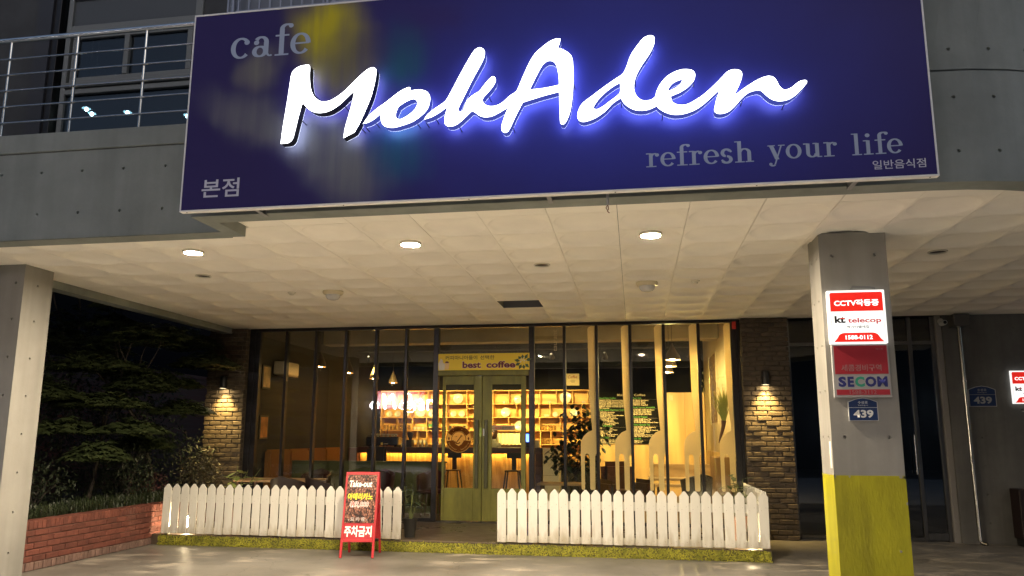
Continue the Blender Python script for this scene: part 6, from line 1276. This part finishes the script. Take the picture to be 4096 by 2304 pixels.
# indoor tree
it = thing('indoor_fig_tree', 'dark leafy indoor tree in the window right of the door', 'tree', (-1.15, 13.85, FZ)); rg = random.Random(12); st, lf = MB(), MB()
part('pot', MB().lathe([(.14, 0), (.2, .02), (.22, .3), (.24, .33), (.2, .33), (.19, .28), (.01, .27)], (-1.15, 13.9, FZ), 20), mat('black_pot', (.02, .02, .02), .35), it, 40)
for k in range(5):
    a = rg.uniform(0, 6.28); st.tube([(-1.15+.03*math.cos(a), 13.9+.03*math.sin(a), .45), (-1.13+.1*math.cos(a), 13.88+.08*math.sin(a), .95), (-1.1+.25*math.cos(a), 13.85+.2*math.sin(a), 1.5)], [.016, .013, .007], 7)
part('trunk', st, bark, it, 50)
for k in range(900):
    u, v, w = rg.gauss(0, 1), rg.gauss(0, 1), rg.gauss(0, 1); L = (u*u+v*v+w*w)**.5; q = rg.random()**.45
    cx, cy, cz, rx, rz_ = rg.choice(((-1.08, 13.85, 1.5, .42, .42), (-.95, 13.9, 1.85, .36, .34), (-1.3, 13.85, 1.2, .36, .3), (-1.0, 13.8, 1.15, .4, .3), (-.75, 13.9, 1.6, .3, .4)))
    p = Vector((cx+rx*u/L*q, cy+.3*v/L*q, cz+rz_*w/L*q)); a = rg.uniform(0, 6.283); d = Vector((math.cos(a), math.sin(a)*.7, rg.uniform(-.8, .3))).normalized(); sd = d.cross(Vector((0, 0, 1))).normalized(); nn = sd.cross(d); S_ = rg.uniform(.09, .16)
    vs = []
    for f_, w2 in ((0, .02), (.3, .24), (.6, .26), (.85, .13), (1, 0)): c_ = p+d*S_*f_-nn*.15*S_*f_*f_; vs += [c_+sd*S_*w2, c_-sd*S_*w2]
    lf.add(vs, [(2*i, 2*i+1, 2*i+3, 2*i+2) for i in range(4)])
part('foliage', lf, mat('fig_leaf', (.022, .035, .015), .35), it, 60)
# horn vase with grass by the right window
vs_ = thing('horn_vase', 'bamboo horn vase with tall green grass beside the last fork', 'vase', (1.42, 13.05, 1.46)); rg = random.Random(6)
part('vase', MB().tube([(1.345, 13.05, 1.46), (1.375, 13.05, 1.56), (1.41, 13.05, 1.66), (1.43, 13.05, 1.74), (1.44, 13.05, 1.82)], [.006, .02, .028, .032, .042], 14), mat('bamboo_brown', (.14, .06, .03), .5, var=.3, scale=12), vs_, 50)
gl_ = MB(); sd_ = MB()
for k in range(70):
    b0 = Vector((1.44+rg.uniform(-.02, .02), 13.05+rg.uniform(-.02, .02), 1.8)); tx = rg.gauss(-.01, .13); e = b0+Vector((tx, rg.uniform(-.06, .1), rg.uniform(.35, .65))); m_ = b0.lerp(e, .5)+Vector((-tx*.15, 0, .03)); w = Vector((.007, 0, 0))
    gl_.add([b0-w, b0+w, m_+w*.9, m_-w*.9, e], [(0,1,2,3), (3,2,4)])
for k in range(40):
    a = Vector((1.44, 13.05, 1.9)); e = Vector((rg.uniform(1.1, 1.5), 13.05, rg.uniform(2.1, 2.6))); sd_.tube([e, e+Vector((rg.uniform(-.01, .01), 0, .03))], .004, 5)
part('grass_blade', gl_, mat('yellow_grass', (.3, .34, .05), .5, col2=(.45, .45, .1), scale=9), vs_); part('seed_head', sd_, mat('seed_head', (.55, .48, .2), .7), vs_)

# ================================================================== ACROSS THE STREET (seen only mirrored in the glass)
op = thing('opposite_building', 'dark shop building across the street mirrored in the windows', 'building', (-14, -15, 0))
part('wall', MB().box(-70, 70, -15.4, -14.9, 0, 15), mat('opposite_render', (.05, .05, .055), .8), op)  # stretched and raised so no sky shows in the glass reflections
for i in range(5): part('window', MB().cbox(-32+6*i, -28.5+6*i, -14.9, -14.86, 4.2, 5.9, .02), mat('opposite_pane', (.02, .02, .025), .15), op)
nw = emit_mat('neon_white', (1, .93, .97), 36); nr = emit_mat('neon_red', (1, .03, .05), 1.6)
ns = thing('neon_sign', 'white and red neon sign mirrored in the cafe glass', 'neon sign', (-12.3, -14.6, 2.8))
NY = -14.5
def neon(pts, r_=.045, m=nw): part('tube', MB().tube([(x, NY, z) for x, z in pts], r_, 8), m, ns, 50)
neon([(-13.35, 2.98), (-13.5, 3.8), (-13.25, 3.45), (-12.98, 3.8), (-12.8, 3.0)], .06)
for (cx, cz, rx, rz_) in ((-12.35, 3.15, .2, .17), (-12.1, 3.5, .22, .32), (-11.95, 3.1, .28, .3), (-12.0, 3.2, .16, .2)): neon([(cx+rx*math.cos(t*.4), cz+rz_*math.sin(t*.4)) for t in range(17)], .022)
neon([(-11.6, 3.4), (-11.38, 3.5), (-11.25, 3.35), (-11.2, 2.95)], .05); neon([(-11.25, 3.2), (-11.5, 3.08), (-11.4, 2.93), (-11.22, 3.0)], .05); neon([(-10.98, 2.92), (-11.0, 3.48)], .055); neon([(-11.0, 3.3), (-10.82, 3.48), (-10.65, 3.35), (-10.6, 2.95)], .055)
neon([(-13.95+.22*math.cos(t*.4), 3.2+.18*math.sin(t*.4)) for t in range(15)], .05)
part('glow_panel', MB().cbox(-13.95, -11.2, -14.75, -14.7, 3.0, 3.98, .02), nr, ns); part('mount', MB().box(-12.4, -12.2, -14.9, -14.751, 3.3, 3.5), black_soft, ns)
fs = thing('far_shop_sign', 'white shop light shining through leaves, mirrored in the glass', 'shop sign', (-20.6, -14.8, 4.2)); rg = random.Random(4)
for k in range(60): part('lit_fragment', MB().prism([(-21.2+rg.random()*1.15, 0), (0, 0)] if False else [(a+rg.uniform(-.05, .05), b+rg.uniform(-.04, .04)) for a, b in (lambda cx, cz: ((cx-.06, cz-.03), (cx+.06, cz-.03), (cx+.04, cz+.04), (cx-.05, cz+.03)))(-20.6+rg.gauss(0, .28), 4.15+rg.gauss(0, .13))], -14.82, -14.8), nw, fs)
